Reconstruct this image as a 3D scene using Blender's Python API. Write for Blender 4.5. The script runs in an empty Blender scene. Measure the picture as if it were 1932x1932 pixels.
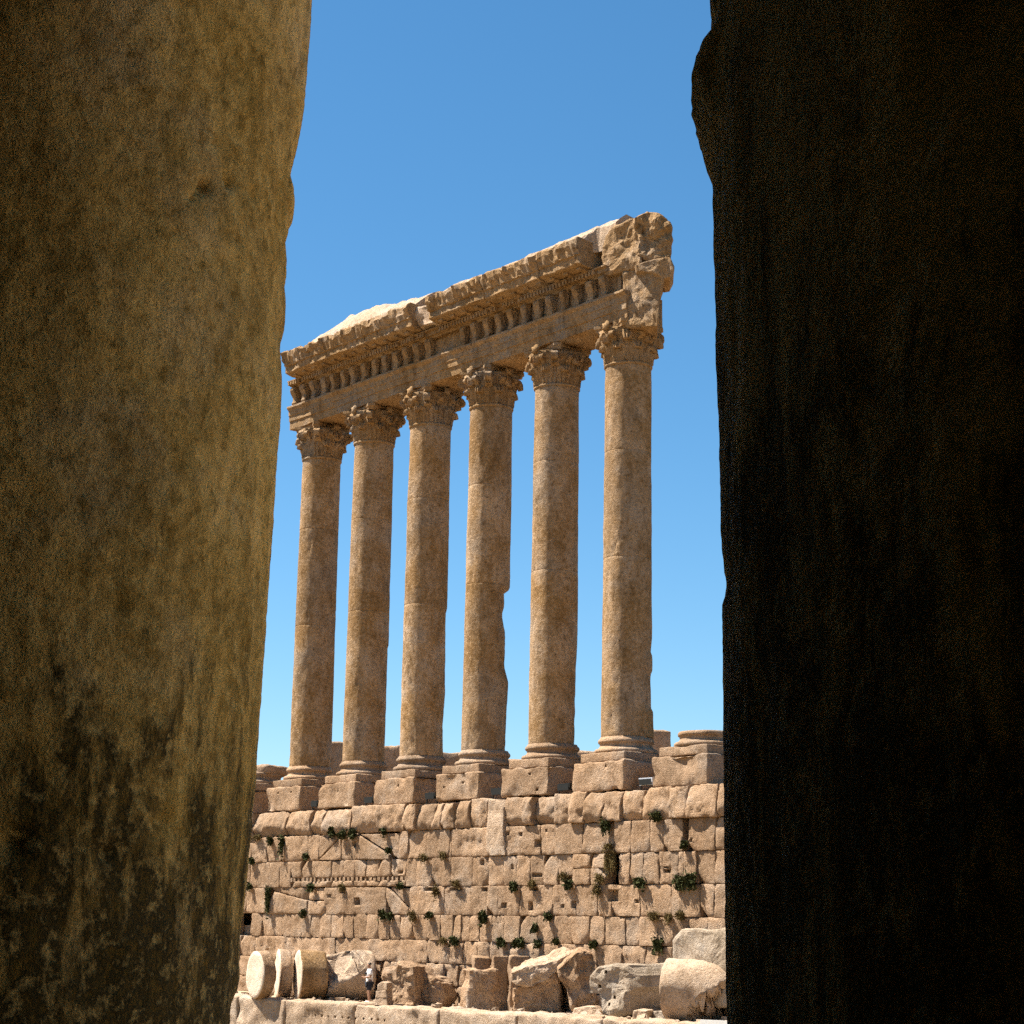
import bpy, bmesh, math, random
from mathutils import Vector, Matrix, noise

# ------------------------------------------------------------------ camera
W = 1932.0                       # pixel frame the measurements were taken in
F = 3700.0
PITCH, ROLL, TH = 0.20944, 0.0178, 0.68066
EZ = 6.6                         # eye height above the court
v_ = Vector((-math.cos(TH)*math.cos(PITCH), math.sin(TH)*math.cos(PITCH), math.sin(PITCH)))
r0 = Vector((math.sin(TH), math.cos(TH), 0))
u0 = r0.cross(v_)
R_ = r0*math.cos(ROLL) + u0*math.sin(ROLL)
U_ = u0*math.cos(ROLL) - r0*math.sin(ROLL)
EYE = Vector((0, 0, EZ))
scene = bpy.context.scene
COL = scene.collection
cd = bpy.data.cameras.new('camera')
cd.sensor_width = 36; cd.lens = 36*F/W
cd.clip_start = 0.05; cd.clip_end = 6000
cam = bpy.data.objects.new('camera', cd); COL.objects.link(cam)
cam.matrix_world = Matrix(((R_.x, U_.x, -v_.x, EYE.x), (R_.y, U_.y, -v_.y, EYE.y), (R_.z, U_.z, -v_.z, EYE.z), (0, 0, 0, 1)))
scene.camera = cam

# ------------------------------------------------------------------ light
SUN_EL = math.radians(58)
SH = Vector((-0.83, -0.56)).normalized()
S = Vector((SH.x*math.cos(SUN_EL), SH.y*math.cos(SUN_EL), math.sin(SUN_EL)))
world = bpy.data.worlds.new('World'); scene.world = world; world.use_nodes = True
wn = world.node_tree
sky = wn.nodes.new('ShaderNodeTexSky'); sky.sky_type = 'NISHITA'; sky.sun_disc = False
sky.sun_elevation = SUN_EL; sky.sun_rotation = math.atan2(SH.x, SH.y)
sky.altitude = 1100; sky.air_density = 1.0; sky.dust_density = 0.55; sky.ozone_density = 4.0
hs = wn.nodes.new('ShaderNodeHueSaturation'); hs.inputs['Saturation'].default_value = 1.21; hs.inputs['Hue'].default_value = 0.49
wn.links.new(sky.outputs[0], hs.inputs['Color']); wn.links.new(hs.outputs[0], wn.nodes['Background'].inputs[0])
wn.nodes['Background'].inputs[1].default_value = 0.05
sl = bpy.data.lights.new('sun', 'SUN'); sl.energy = 5.0; sl.angle = math.radians(0.53); sl.color = (1.0, 0.92, 0.80)
so = bpy.data.objects.new('sun', sl); COL.objects.link(so)
so.rotation_euler = (-S).to_track_quat('-Z', 'Y').to_euler(); so.location = (0, 0, 60)
scene.view_settings.view_transform = 'Standard'
scene.view_settings.look = 'None'
scene.view_settings.gamma = 1.0
scene.view_settings.exposure = 1.7
scene.cycles.max_bounces = 6; scene.cycles.diffuse_bounces = 3
scene.cycles.adaptive_threshold = 0.03; scene.cycles.use_denoising = False   # film-like grain

# ------------------------------------------------------------------ measuring helpers
K = 2.1201
def crop(ox, oy, s):
    return lambda x, y: ((ox + x*s)/K, (oy + y*s)/K)
c1 = crop(1050, 750, 950/1932); c2 = crop(1900, 750, 950/1932)
c3 = crop(950, 2700, 1000/1932); c4 = crop(1950, 2700, 1000/1932)
c5 = crop(850, 3096, 1000/1932); c6 = crop(1950, 3096, 1000/1932)
def ray(p):
    return v_ + R_*((p[0]-W/2)/F) - U_*((p[1]-W/2)/F)
def onY(p, Y):
    d = ray(p); return EYE + d*(Y/d.y)
def onZ(p, Z):
    d = ray(p); return EYE + d*((Z-EZ)/d.z)
def onplane(p, q, n):
    d = ray(p); return EYE + d*((q-EYE).dot(n)/d.dot(n))
def atd(p, D):
    return EYE + ray(p)*D
def nz(x, y, z, H=0.9, oct_=3):
    return noise.fractal(Vector((x, y, z)), H, 2.0, oct_)
def scoop(x, y, z, f=1.3):
    return noise.voronoi(Vector((x*f, y*f, z*f)))[0][0]-0.42
def lerp(t, a, b): return a + (b-a)*t
def tab(t, x):
    if x <= t[0][0]: return t[0][1]
    for (a, va), (b, vb) in zip(t, t[1:]):
        if x <= b: return va + (vb-va)*(x-a)/max(b-a, 1e-9)
    return t[-1][1]

# ------------------------------------------------------------------ materials
def lk(nt, a, b): nt.links.new(a, b)
def stone(name, light, mid, dark, bump=0.5, scale=1.0, stain=0.5, rnd=0.16, grey=0.25, streak=0.0, speck=0.25, pit=0.5, mott=0.0, low=None, tool=0.0, fine=1.0):
    m = bpy.data.materials.new(name); m.use_nodes = True
    nt = m.node_tree; N = nt.nodes; bs = N['Principled BSDF']
    bs.inputs['Roughness'].default_value = 0.95
    bs.inputs['Specular IOR Level'].default_value = 0.08
    geo = N.new('ShaderNodeNewGeometry')
    def tex(sc, det=3, rough=0.6, stretch=None, dist=0.0):
        t = N.new('ShaderNodeTexNoise'); t.inputs['Scale'].default_value = sc*scale
        t.inputs['Detail'].default_value = det; t.inputs['Roughness'].default_value = rough; t.inputs['Distortion'].default_value = dist
        if stretch:
            mp = N.new('ShaderNodeMapping'); mp.inputs['Scale'].default_value = stretch
            lk(nt, geo.outputs['Position'], mp.inputs['Vector']); lk(nt, mp.outputs[0], t.inputs['Vector'])
        else: lk(nt, geo.outputs['Position'], t.inputs['Vector'])
        return t.outputs['Fac']
    def ramp(src, a, b, k=1.0):
        r = N.new('ShaderNodeMapRange'); r.inputs['From Min'].default_value = a; r.inputs['From Max'].default_value = b
        r.inputs['To Max'].default_value = k
        lk(nt, src, r.inputs['Value']); return r.outputs[0]
    def mix(fac, a, b):
        x = N.new('ShaderNodeMix'); x.data_type = 'RGBA'
        for sock, val in ((x.inputs[0], fac), (x.inputs[6], a), (x.inputs[7], b)):
            if hasattr(val, 'is_linked'): lk(nt, val, sock)
            elif isinstance(val, (int, float)): sock.default_value = val
            else: sock.default_value = (*val, 1)
        return x.outputs[2]
    nA = tex(0.55, 4, 0.65); nB = tex(1.6, 4, 0.65, (1, 1, 0.42)); nC = tex(6.5, 4, 0.72); nD = tex(30, 1, 0.5)
    g = tuple(sum(mid)/3*k for k in (1.06, 1.0, 0.92))
    col = mix(ramp(nA, 0.40, 0.62), light, mid)
    col = mix(ramp(nA, 0.47, 0.32, grey), col, g)
    col = mix(ramp(nB, 0.53, 0.72, stain), col, dark)
    if streak > 0:
        ns = tex(0.9, 5, 0.7, (2.4, 2.4, 0.5), 0.5)
        col = mix(ramp(ns, 0.50, 0.66, streak), col, tuple(c*0.35 for c in dark))
    if mott > 0:
        nm = tex(0.85, 6, 0.74, (1, 1, 0.7), 0.3)
        col = mix(ramp(nm, 0.42, 0.66, mott), col, tuple(c*0.8 for c in dark))
    if low:                                   # blotchy black, denser towards the foot
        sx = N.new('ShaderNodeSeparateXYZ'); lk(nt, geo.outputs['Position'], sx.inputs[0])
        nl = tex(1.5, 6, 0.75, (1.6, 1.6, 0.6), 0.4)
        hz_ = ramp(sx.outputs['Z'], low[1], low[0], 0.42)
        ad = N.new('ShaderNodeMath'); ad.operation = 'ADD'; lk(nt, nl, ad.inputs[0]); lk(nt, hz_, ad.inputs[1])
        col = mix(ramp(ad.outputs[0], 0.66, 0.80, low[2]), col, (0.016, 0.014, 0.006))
    col = mix(ramp(nC, 0.50, 0.72, speck*2.2), col, dark)
    col = mix(ramp(nC, 0.48, 0.30, speck*1.4), col, tuple(min(0.7, c*1.15) for c in light))
    col = mix(ramp(nD, 0.52, 0.80, speck*1.2), col, dark)
    oi = N.new('ShaderNodeObjectInfo'); hv = N.new('ShaderNodeHueSaturation')
    rr = N.new('ShaderNodeMapRange'); rr.inputs['To Min'].default_value = 1-rnd; rr.inputs['To Max'].default_value = 1+rnd*0.8
    lk(nt, oi.outputs['Random'], rr.inputs[0]); lk(nt, rr.outputs[0], hv.inputs['Value'])
    lk(nt, col, hv.inputs['Color']); lk(nt, hv.outputs[0], bs.inputs['Base Color'])
    def mad(a, k, b=None):
        x = N.new('ShaderNodeMath'); x.operation = 'MULTIPLY_ADD'; lk(nt, a, x.inputs[0]); x.inputs[1].default_value = k
        if b is not None: lk(nt, b, x.inputs[2])
        else: x.inputs[2].default_value = 0
        return x.outputs[0]
    h = mad(nC, 0.9, mad(ramp(nC, 0.62, 0.50), pit*0.25, mad(nD, 0.22*fine)))
    if tool > 0: h = mad(tex(9, 3, 0.6, (1, 1, 0.07)), tool, h)
    bp = N.new('ShaderNodeBump'); bp.inputs['Strength'].default_value = bump; bp.inputs['Distance'].default_value = 0.16/scale
    lk(nt, h, bp.inputs['Height']); lk(nt, bp.outputs[0], bs.inputs['Normal'])
    return m
def plain(name, col, rough=0.8, metal=0.0, var=0.15, sc=8.0):
    m = bpy.data.materials.new(name); m.use_nodes = True
    nt = m.node_tree; N = nt.nodes; bs = N['Principled BSDF']
    bs.inputs['Roughness'].default_value = rough; bs.inputs['Metallic'].default_value = metal
    bs.inputs['Specular IOR Level'].default_value = 0.25
    t = N.new('ShaderNodeTexNoise'); t.inputs['Scale'].default_value = sc; t.inputs['Detail'].default_value = 4
    geo = N.new('ShaderNodeNewGeometry'); lk(nt, geo.outputs['Position'], t.inputs['Vector'])
    x = N.new('ShaderNodeMix'); x.data_type = 'RGBA'
    lk(nt, t.outputs['Fac'], x.inputs[0])
    x.inputs[6].default_value = (*[c*(1-var*1.6) for c in col], 1); x.inputs[7].default_value = (*[min(1, c*(1+var*1.6)) for c in col], 1)
    lk(nt, x.outputs[2], bs.inputs['Base Color'])
    return m
def leafmat(name, a, b):
    m = bpy.data.materials.new(name); m.use_nodes = True
    nt = m.node_tree; N = nt.nodes; bs = N['Principled BSDF']
    bs.inputs['Roughness'].default_value = 0.9; bs.inputs['Specular IOR Level'].default_value = 0.1
    t = N.new('ShaderNodeTexNoise'); t.inputs['Scale'].default_value = 6; t.inputs['Detail'].default_value = 3
    geo = N.new('ShaderNodeNewGeometry'); lk(nt, geo.outputs['Position'], t.inputs['Vector'])
    x = N.new('ShaderNodeMix'); x.data_type = 'RGBA'; lk(nt, t.outputs['Fac'], x.inputs[0])
    x.inputs[6].default_value = (*a, 1); x.inputs[7].default_value = (*b, 1)
    lk(nt, x.outputs[2], bs.inputs['Base Color'])
    return m

M_WALL = stone('honey_limestone', (0.395, 0.277, 0.186), (0.318, 0.205, 0.123), (0.130, 0.080, 0.042), bump=1.0, stain=0.55, rnd=0.15, grey=0.45, speck=0.40, mott=0.34)
M_COL = stone('column_limestone', (0.40, 0.282, 0.180), (0.285, 0.170, 0.074), (0.105, 0.058, 0.020), bump=0.7, stain=0.6, rnd=0.16, grey=0.40, speck=0.40, mott=0.45, streak=0.22)
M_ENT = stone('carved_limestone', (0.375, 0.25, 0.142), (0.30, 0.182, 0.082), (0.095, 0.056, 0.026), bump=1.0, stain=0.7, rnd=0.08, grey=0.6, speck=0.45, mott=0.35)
M_PALE = stone('pale_broken_limestone', (0.48, 0.37, 0.275), (0.39, 0.28, 0.19), (0.15, 0.098, 0.058), bump=1.0, stain=0.5, rnd=0.10, grey=0.4, speck=0.36, mott=0.2)
M_GREY = stone('grey_limestone', (0.38, 0.31, 0.24), (0.31, 0.245, 0.178), (0.12, 0.088, 0.055), bump=0.9, stain=0.55, rnd=0.06, grey=0.6, speck=0.36, mott=0.25)
M_CHALK = stone('freshly_split_limestone', (0.60, 0.50, 0.40), (0.52, 0.42, 0.32), (0.3, 0.21, 0.14), bump=0.5, stain=0.3, rnd=0.0, grey=0.2, speck=0.2)
M_DUST = stone('pale_dust', (0.42, 0.33, 0.225), (0.36, 0.27, 0.175), (0.2, 0.14, 0.085), bump=0.5, stain=0.3, rnd=0.0, grey=0.2)
M_BOUNCE = stone('bounce_stone', (0.46, 0.31, 0.155), (0.38, 0.25, 0.115), (0.22, 0.14, 0.06), bump=0.4, stain=0.3, rnd=0.0, grey=0.1)
M_GROUND = stone('dry_earth_and_grass', (0.22, 0.152, 0.078), (0.17, 0.122, 0.056), (0.11, 0.085, 0.03), bump=0.4, stain=0.4, rnd=0.0, grey=0.1)
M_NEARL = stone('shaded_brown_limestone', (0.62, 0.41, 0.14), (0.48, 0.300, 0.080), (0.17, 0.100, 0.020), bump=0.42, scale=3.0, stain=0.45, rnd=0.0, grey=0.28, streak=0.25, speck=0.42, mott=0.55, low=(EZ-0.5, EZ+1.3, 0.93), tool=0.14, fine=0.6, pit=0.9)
M_NEARR = stone('dark_mottled_limestone', (0.40, 0.30, 0.115), (0.29, 0.215, 0.078), (0.10, 0.075, 0.028), bump=0.6, scale=3.0, stain=0.6, rnd=0.0, grey=0.2, speck=0.25, mott=0.6, low=(EZ-0.5, EZ+1.8, 0.85), fine=0.4)  # darker mottled tone than the left shaft, blackest towards the foot
M_HALL = stone('dark_gallery_limestone', (0.19, 0.137, 0.068), (0.15, 0.105, 0.05), (0.075, 0.05, 0.025), bump=0.3, rnd=0.0)  # dark tone keeps the unseen gallery from bouncing light onto the columns
M_GREEN = leafmat('dark_green_leaves', (0.022, 0.028, 0.008), (0.055, 0.056, 0.020))
M_DRY = leafmat('dry_brown_leaves', (0.075, 0.050, 0.018), (0.13, 0.095, 0.035))
M_METAL = plain('dark_floodlight_metal', (0.016, 0.018, 0.018), 0.9, 0.0)
M_LAMPW = plain('pale_floodlight_metal', (0.55, 0.57, 0.62), 0.4, 0.0)
M_WHITE = plain('white_paint', (0.8, 0.79, 0.76), 0.7)
M_SKIN = plain('skin', (0.34, 0.19, 0.12), 0.6)
M_SHIRT = plain('white_cotton', (0.72, 0.71, 0.70), 0.9)
M_SHORT = plain('dark_cotton', (0.02, 0.022, 0.03), 0.9)
M_HAIR = plain('dark_hair', (0.012, 0.009, 0.007), 0.6)

# ------------------------------------------------------------------ object helpers
ORG = {}
def thing(name, label, cat, loc, group=None):
    o = bpy.data.objects.new(name, None); COL.objects.link(o)
    o.location = loc; o.empty_display_size = 0.3
    o['label'] = label; o['category'] = cat; o['kind'] = 'thing'
    if group: o['group'] = group
    ORG[o.name] = Vector(loc)
    return o
def mesh(name, verts, faces, mat, smooth=None, org=Vector((0, 0, 0))):
    me = bpy.data.meshes.new(name)
    me.from_pydata([(p[0]-org.x, p[1]-org.y, p[2]-org.z) for p in verts], [], faces)
    me.materials.append(mat)
    if smooth is True: me.polygons.foreach_set('use_smooth', [True]*len(me.polygons))
    elif smooth: me.polygons.foreach_set('use_smooth', smooth)
    me.update()
    return me
def part(name, verts, faces, mat, parent, smooth=None, kind=None):
    org = ORG[parent.name]
    o = bpy.data.objects.new(name, mesh(name, verts, faces, mat, smooth, org)); COL.objects.link(o)
    o.parent = parent; ORG[o.name] = org.copy()
    if kind: o['kind'] = kind
    return o
def solo(name, verts, faces, mat, loc, label=None, cat=None, smooth=None, kind=None, group=None):
    org = Vector(loc)
    o = bpy.data.objects.new(name, mesh(name, verts, faces, mat, smooth, org)); COL.objects.link(o)
    o.location = org; ORG[o.name] = org
    if label: o['label'] = label; o['category'] = cat; o['kind'] = 'thing'
    if kind: o['kind'] = kind
    if group: o['group'] = group
    return o
def place(name, me, parent, mtx):
    o = bpy.data.objects.new(name, me); COL.objects.link(o); o.parent = parent
    o.matrix_local = mtx; ORG[o.name] = ORG[parent.name].copy()
    return o

def lines(L, step, edges, extra=()):
    s = set([0.0, L])
    for e in edges:
        if e < L/2: s.add(e); s.add(L-e)
    n = max(1, int(round((L-2*edges[-1])/step)))
    for i in range(1, n): s.add(edges[-1] + (L-2*edges[-1])*i/n)
    for e in extra:
        for q in (e-0.012, e+0.012):
            if 0 < q < L: s.add(q)
    return sorted(s)

def quad_block(quad, y0, depth, rough=0.04, R=0.06, step=0.17, holes=(), tilt=(0, 0), freq=1.6, lump=0.0, wear=0.03, facets=(), chips=()):
    """stone with a rough front face towards -Y; quad = BL, BR, TR, TL as (x, z); holes = (x0, x1, z0, z1, depth)"""
    bl, br, tr, tl = quad
    Lu = (math.dist(bl, br)+math.dist(tl, tr))/2; Lv = (math.dist(bl, tl)+math.dist(br, tr))/2
    xs0 = min(bl[0], tl[0]); zs0 = min(bl[1], br[1])
    eu = []; ev = []
    for h in holes: eu += [(h[0]-xs0), (h[1]-xs0)]; ev += [(h[2]-zs0), (h[3]-zs0)]
    ed = [R*0.35, R] if R*2.2 < min(Lu, Lv) else [min(Lu, Lv)*0.2]
    us = lines(Lu, step, ed, eu); vs = lines(Lv, step, ed, ev)
    sx = random.uniform(-50, 50)
    V = []; Fc = []; nu, nv = len(us), len(vs)
    for j, vv in enumerate(vs):
        for i, uu in enumerate(us):
            a = uu/Lu; b = vv/Lv
            x = lerp(b, lerp(a, bl[0], br[0]), lerp(a, tl[0], tr[0]))
            z = lerp(b, lerp(a, bl[1], br[1]), lerp(a, tl[1], tr[1]))
            e = min(uu, Lu-uu, vv, Lv-vv)
            # worn corners are rounder
            ce = min(math.hypot(min(uu, Lu-uu), min(vv, Lv-vv)), 0.3)
            Rr = R*(1+0.6*(nz(x*2+sx, z*2, 3)))
            ins = 0.0
            if e < Rr and Rr > 0: ins = Rr*(1-math.sqrt(max(0, 1-(1-e/Rr)**2)))
            ins += max(0, 0.12-ce)*0.2*(1+nz(x*0.9+sx, z*0.9, 30)*2)
            d = rough*nz(x*freq+sx, z*freq, 1.3, 0.8, 4) + 0.022*nz(x*6+sx, z*6, 8.3, 0.5, 3) + (rough*0.7 if rough > 0.07 else 0.0)*scoop(x+sx, z, 2.2, 1.6)
            if lump: d += lump*nz(x*0.8+sx, z*0.8, 7.7, 1.0, 2)
            d += tilt[0]*(a-0.5) + tilt[1]*(b-0.5)
            for (fo, fu, fv) in facets: d = min(d, fo+fu*(a-0.5)+fv*(b-0.5)+rough*0.5*nz(x*3+sx, z*3, 41, 0.8, 3))
            for (cu, cv, cr, cs) in chips:
                t = (uu if cu == 0 else Lu-uu)+(vv if cv == 0 else Lv-vv)
                if t < cr: d = min(d, d-cs*(cr-t)*(1+0.6*nz(x*4+sx, z*4, 51)))
            for h in holes:
                if h[0] < x < h[1] and h[2] < z < h[3]: d = -h[4]; ins = 0
            if e < 0.02:
                x += wear*nz(x*3+sx, z*3, 9.1); z += wear*nz(x*3+sx, z*3, 19.1)
            V.append((x, y0-d+ins, z))
    for j in range(nv-1):
        for i in range(nu-1):
            Fc.append((j*nu+i, j*nu+i+1, (j+1)*nu+i+1, (j+1)*nu+i))
    nf = len(Fc)
    ring = [i for i in range(nu)] + [j*nu+nu-1 for j in range(1, nv)] + [(nv-1)*nu+i for i in range(nu-2, -1, -1)] + [j*nu for j in range(nv-2, 0, -1)]
    b0 = len(V)
    for k in ring: V.append((V[k][0], y0+depth, V[k][2]))
    n = len(ring)
    for k in range(n): Fc.append((ring[(k+1) % n], ring[k], b0+k, b0+(k+1) % n))
    Fc.append(tuple(range(b0+n-1, b0-1, -1)))
    return V, Fc, [True]*nf + [False]*(len(Fc)-nf)

def box(c, s, rotz=0.0, rx=0.0, ry=0.0, jit=0.0):
    V = []
    m = Matrix.Rotation(rotz, 3, 'Z') @ Matrix.Rotation(rx, 3, 'X') @ Matrix.Rotation(ry, 3, 'Y')
    for z in (-1, 1):
        for y in (-1, 1):
            for x in (-1, 1):
                p = m @ Vector((x*s[0]/2, y*s[1]/2, z*s[2]/2))
                V.append((c[0]+p.x+random.uniform(-jit, jit), c[1]+p.y+random.uniform(-jit, jit), c[2]+p.z+random.uniform(-jit, jit)))
    return V, [(0, 2, 3, 1), (4, 5, 7, 6), (0, 1, 5, 4), (2, 6, 7, 3), (0, 4, 6, 2), (1, 3, 7, 5)]
def merge(*vf):
    V = []; Fc = []
    for v, f in vf:
        o = len(V); V += list(v); Fc += [tuple(i+o for i in q) for q in f]
    return V, Fc

def rough_box(c, s, m3, rough=0.05, R=0.08, step=0.2, freq=1.4, lump=0.0, dent=0.0, scp=0.0):
    """worn stone block: a box whose six faces are grids, corners rounded, skin displaced"""
    bm = bmesh.new()
    n = [max(2, int(round(k/step))) for k in s]
    seen = {}
    def vert(p):
        k = (round(p[0], 4), round(p[1], 4), round(p[2], 4))
        if k in seen: return seen[k]
        q = [max(-s[i]/2+R, min(s[i]/2-R, p[i])) for i in range(3)]
        d = Vector(p)-Vector(q)
        if d.length > 1e-6: d = d.normalized()*R
        w = Vector(q)+d
        nn = d.normalized() if d.length > 1e-6 else Vector((0, 0, 1))
        dd = rough*nz(w.x*freq+c[0], w.y*freq+c[1]*1.7, w.z*freq+c[2], 0.8, 4) + scp*scoop(w.x+c[0], w.y+c[1], w.z+c[2]) + lump*nz(w.x*0.7+c[0], w.y*0.7+c[1], w.z*0.7+5, 1, 2)
        if dent: dd -= dent*max(0, nz(w.x*0.9+c[0]*2, w.y*0.9, w.z*0.9, 1, 2)-0.15)
        w = w + nn*dd
        g = m3 @ w
        x = bm.verts.new((c[0]+g.x, c[1]+g.y, c[2]+g.z)); seen[k] = x
        return x
    def axis_pts(i):
        L = s[i]; base = [-L/2, -L/2+R*0.5, -L/2+R]; k = max(1, int(round((L-2*R)/step)))
        mid = [-L/2+R+(L-2*R)*t/k for t in range(1, k)]
        return base + mid + [L/2-R, L/2-R*0.5, L/2]
    A = [axis_pts(i) for i in range(3)]
    for ax in range(3):
        a, b = [(1, 2), (2, 0), (0, 1)][ax]
        for sg in (-1, 1):
            for i in range(len(A[a])-1):
                for j in range(len(A[b])-1):
                    q = []
                    for (ii, jj) in ((i, j), (i+1, j), (i+1, j+1), (i, j+1)):
                        p = [0, 0, 0]; p[ax] = sg*s[ax]/2; p[a] = A[a][ii]; p[b] = A[b][jj]; q.append(vert(p))
                    if sg < 0: q.reverse()
                    try: bm.faces.new(q)
                    except ValueError: pass
    V = [tuple(x.co) for x in bm.verts]; bm.verts.index_update()
    Fc = [tuple(x.index for x in f.verts) for f in bm.faces]
    bm.free()
    return V, Fc

def revolve(rows, n, cx, cy, disp=None, cap=True, lean=(0, 0), z0=0):
    """rows = (z, r); disp(angle, z) adds to the radius"""
    V = []; Fc = []
    for (z, r) in rows:
        ox = cx+lean[0]*(z-z0); oy = cy+lean[1]*(z-z0)
        for k in range(n):
            a = 2*math.pi*k/n
            rr = r + (disp(a, z) if disp else 0)
            V.append((ox+rr*math.cos(a), oy+rr*math.sin(a), z))
    for j in range(len(rows)-1):
        for k in range(n):
            Fc.append((j*n+k, j*n+(k+1) % n, (j+1)*n+(k+1) % n, (j+1)*n+k))
    nf = len(Fc)
    if cap:
        Fc.append(tuple(range(n-1, -1, -1))); Fc.append(tuple(range((len(rows)-1)*n, len(rows)*n)))
    return V, Fc, [True]*nf + [False]*(len(Fc)-nf)

# ================================================================== SETTING
random.seed(7)
Y6 = 56.38                                    # axis of the standing colonnade
X6 = -61.64; SP = 4.85
CX = [X6-SP*(5-i) for i in range(6)]
WP = Y6-1.75                                  # front plane of the podium wall
TER = EZ-3.3                                  # level of the ledge below the wall

V, Fc = [(-3000, -3000, 0), (3000, -3000, 0), (3000, 3000, 0), (-3000, 3000, 0)], [(0, 1, 2, 3)]
solo('ground', V, Fc, M_GROUND, (0, 0, 0), kind='structure')
V, Fc = [(-80, 4.2, 0.004), (50, 4.2, 0.004), (50, 25, 0.004), (-80, 25, 0.004)], [(0, 1, 2, 3)]
solo('bounce_sheet', V, Fc, M_BOUNCE, (-15, 15, 0), kind='structure')  # unseen pale sheet, added to bounce sunlight onto the near columns
# temple platform behind the wall
V, Fc = merge(box((-80, WP+1.5+20, (5.55+EZ)/2-0.2), (76, 40, 5.55+EZ-0.4)), box((-80, WP+1.2, EZ+5.28), (76, 1.8, 0.62)), box((-80, WP+0.9, (EZ+0.3)/2), (76, 0.5, EZ-0.4)))
solo('temple_platform', V, Fc, M_WALL, (-75, WP+20, 0), kind='structure')
# terrace (earth strip between ledge and wall)
pL = Vector((-96.0, 48.4)); pR = Vector((-44.0, 52.6))
def ledgeY(x): return lerp((x-pL.x)/(pR.x-pL.x), 48.15, 52.15)
NT = 90; V = []; Fc = []
for i in range(NT+1):
    x = -113+70*i/NT
    for j in range(9):
        y = lerp(j/8, ledgeY(x)+0.6, WP+0.5)
        V.append((x, y, TER-0.06+0.10*nz(x*0.5, y*0.5, 0)+0.05*nz(x*2, y*2, 4)))
for i in range(NT):
    for j in range(8):
        a = i*9+j; Fc.append((a, a+9, a+10, a+1))
b0 = len(V)
V += [(-113, ledgeY(-113)+0.6, 0.004), (-43, ledgeY(-43)+0.6, 0.004)]
Fc.append((b0, b0+1) + tuple(i*9 for i in range(NT, -1, -1)))
solo('terrace', V, Fc, M_DUST, (-70, 51, 0), kind='structure', smooth=True)

# ================================================================== PODIUM WALL
wall = thing('podium_wall', 'tall sunlit wall of large weathered stone blocks carrying the columns', 'wall', (-72, WP, TER))
ZL = [5.65, 4.38, 3.11, 1.84, 0.56, -0.575, -1.58, -2.55, -3.6]   # joints, relative to the eye
ZL = [z+EZ for z in ZL]
def X3(x, row, c=c3):      # pixel column of a crop -> position along the wall at the height of that course
    zt = (ZL[row]+ZL[row+1])/2
    # iterate pixel y so that the ray meets the wall plane at that height
    y = 1000.0
    for _ in range(8):
        p = onY(c(x, y), WP); y += (p.z-zt)/0.0062
    return onY(c(x, y), WP).x
HOLES = []
for (c, xa, xb, ya, yb, dp) in ((c4, 110, 148, 1762, 1800, .3), (c4, 318, 352, 1760, 1818, .4), (c4, 565, 588, 1772, 1800, .25), (c4, 645, 678, 1745, 1800, .35), (c4, 155, 178, 1212, 1240, .3), (c4, 250, 272, 1215, 1245, .3),
      (c4, 365, 415, 1275, 1330, .4), (c4, 184, 198, 1465, 1500, .2), (c4, 1355, 1412, 1500, 1528, .3), (c4, 1360, 1400, 1478, 1492, .2), (c3, 1876, 1905, 1428, 1470, .35), (c3, 1445, 1530, 1642, 1668, .3), (c3, 1640, 1732, 1642, 1666, .3),
      (c3, 1885, 1932, 1642, 1672, .3), (c4, 328, 384, 1642, 1666, .35), (c4, 930, 1010, 1660, 1750, .3), (c4, 450, 466, 1190, 1212, .2), (c4, 345, 420, 1535, 1562, .2), (c4, 575, 650, 1555, 1600, .3), (c4, 1135, 1170, 1735, 1762, .25),
      (c4, 1570, 1590, 1268, 1290, .2), (c4, 1505, 1550, 1250, 1300, .2), (c3, 1240, 1272, 1565, 1600, .3), (c3, 1245, 1275, 1515, 1535, .2), (c6, 1100, 1116, 1680, 1700, .2)):
    a_ = onY(c(xa, yb), WP); b_ = onY(c(xb, ya), WP); HOLES.append((a_.x, b_.x, a_.z, b_.z, dp))
def blk(x0, x1, z0, z1, dy=None, rough=0.05, lump=0.03, R=0.022, holes=(), q=None, wear=0.022, step=0.13, tilt=None, mat=None, facets=()):
    g = random.choice((0.002, 0.005, 0.008, 0.016))
    if q is None: q = ((x0+g, z0+g), (x1-g, z0+g), (x1-g, z1-g), (x0+g, z1-g))
    if dy is None: dy = random.uniform(-0.035, 0.03)
    if tilt is None: tilt = (random.uniform(-0.025, 0.025), random.uniform(-0.02, 0.02))
    bx0, bx1 = min(p[0] for p in q), max(p[0] for p in q); bz0, bz1 = min(p[1] for p in q), max(p[1] for p in q)
    holes = tuple(holes) + tuple(h for h in HOLES if h[0] < bx1 and h[1] > bx0 and h[2] < bz1 and h[3] > bz0)
    chips = [(random.randint(0, 1), random.randint(0, 1), random.uniform(0.12, 0.5), random.uniform(0.25, 0.9)) for _ in range(random.choice((0, 0, 1, 1, 2)))]
    V, Fc, sm = quad_block(q, WP+dy, 0.6-dy, rough=rough, R=R, lump=lump, holes=holes, wear=wear, step=step, tilt=tilt, facets=facets, chips=chips)
    return part('stone_block', V, Fc, mat or M_WALL, wall, sm)
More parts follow.
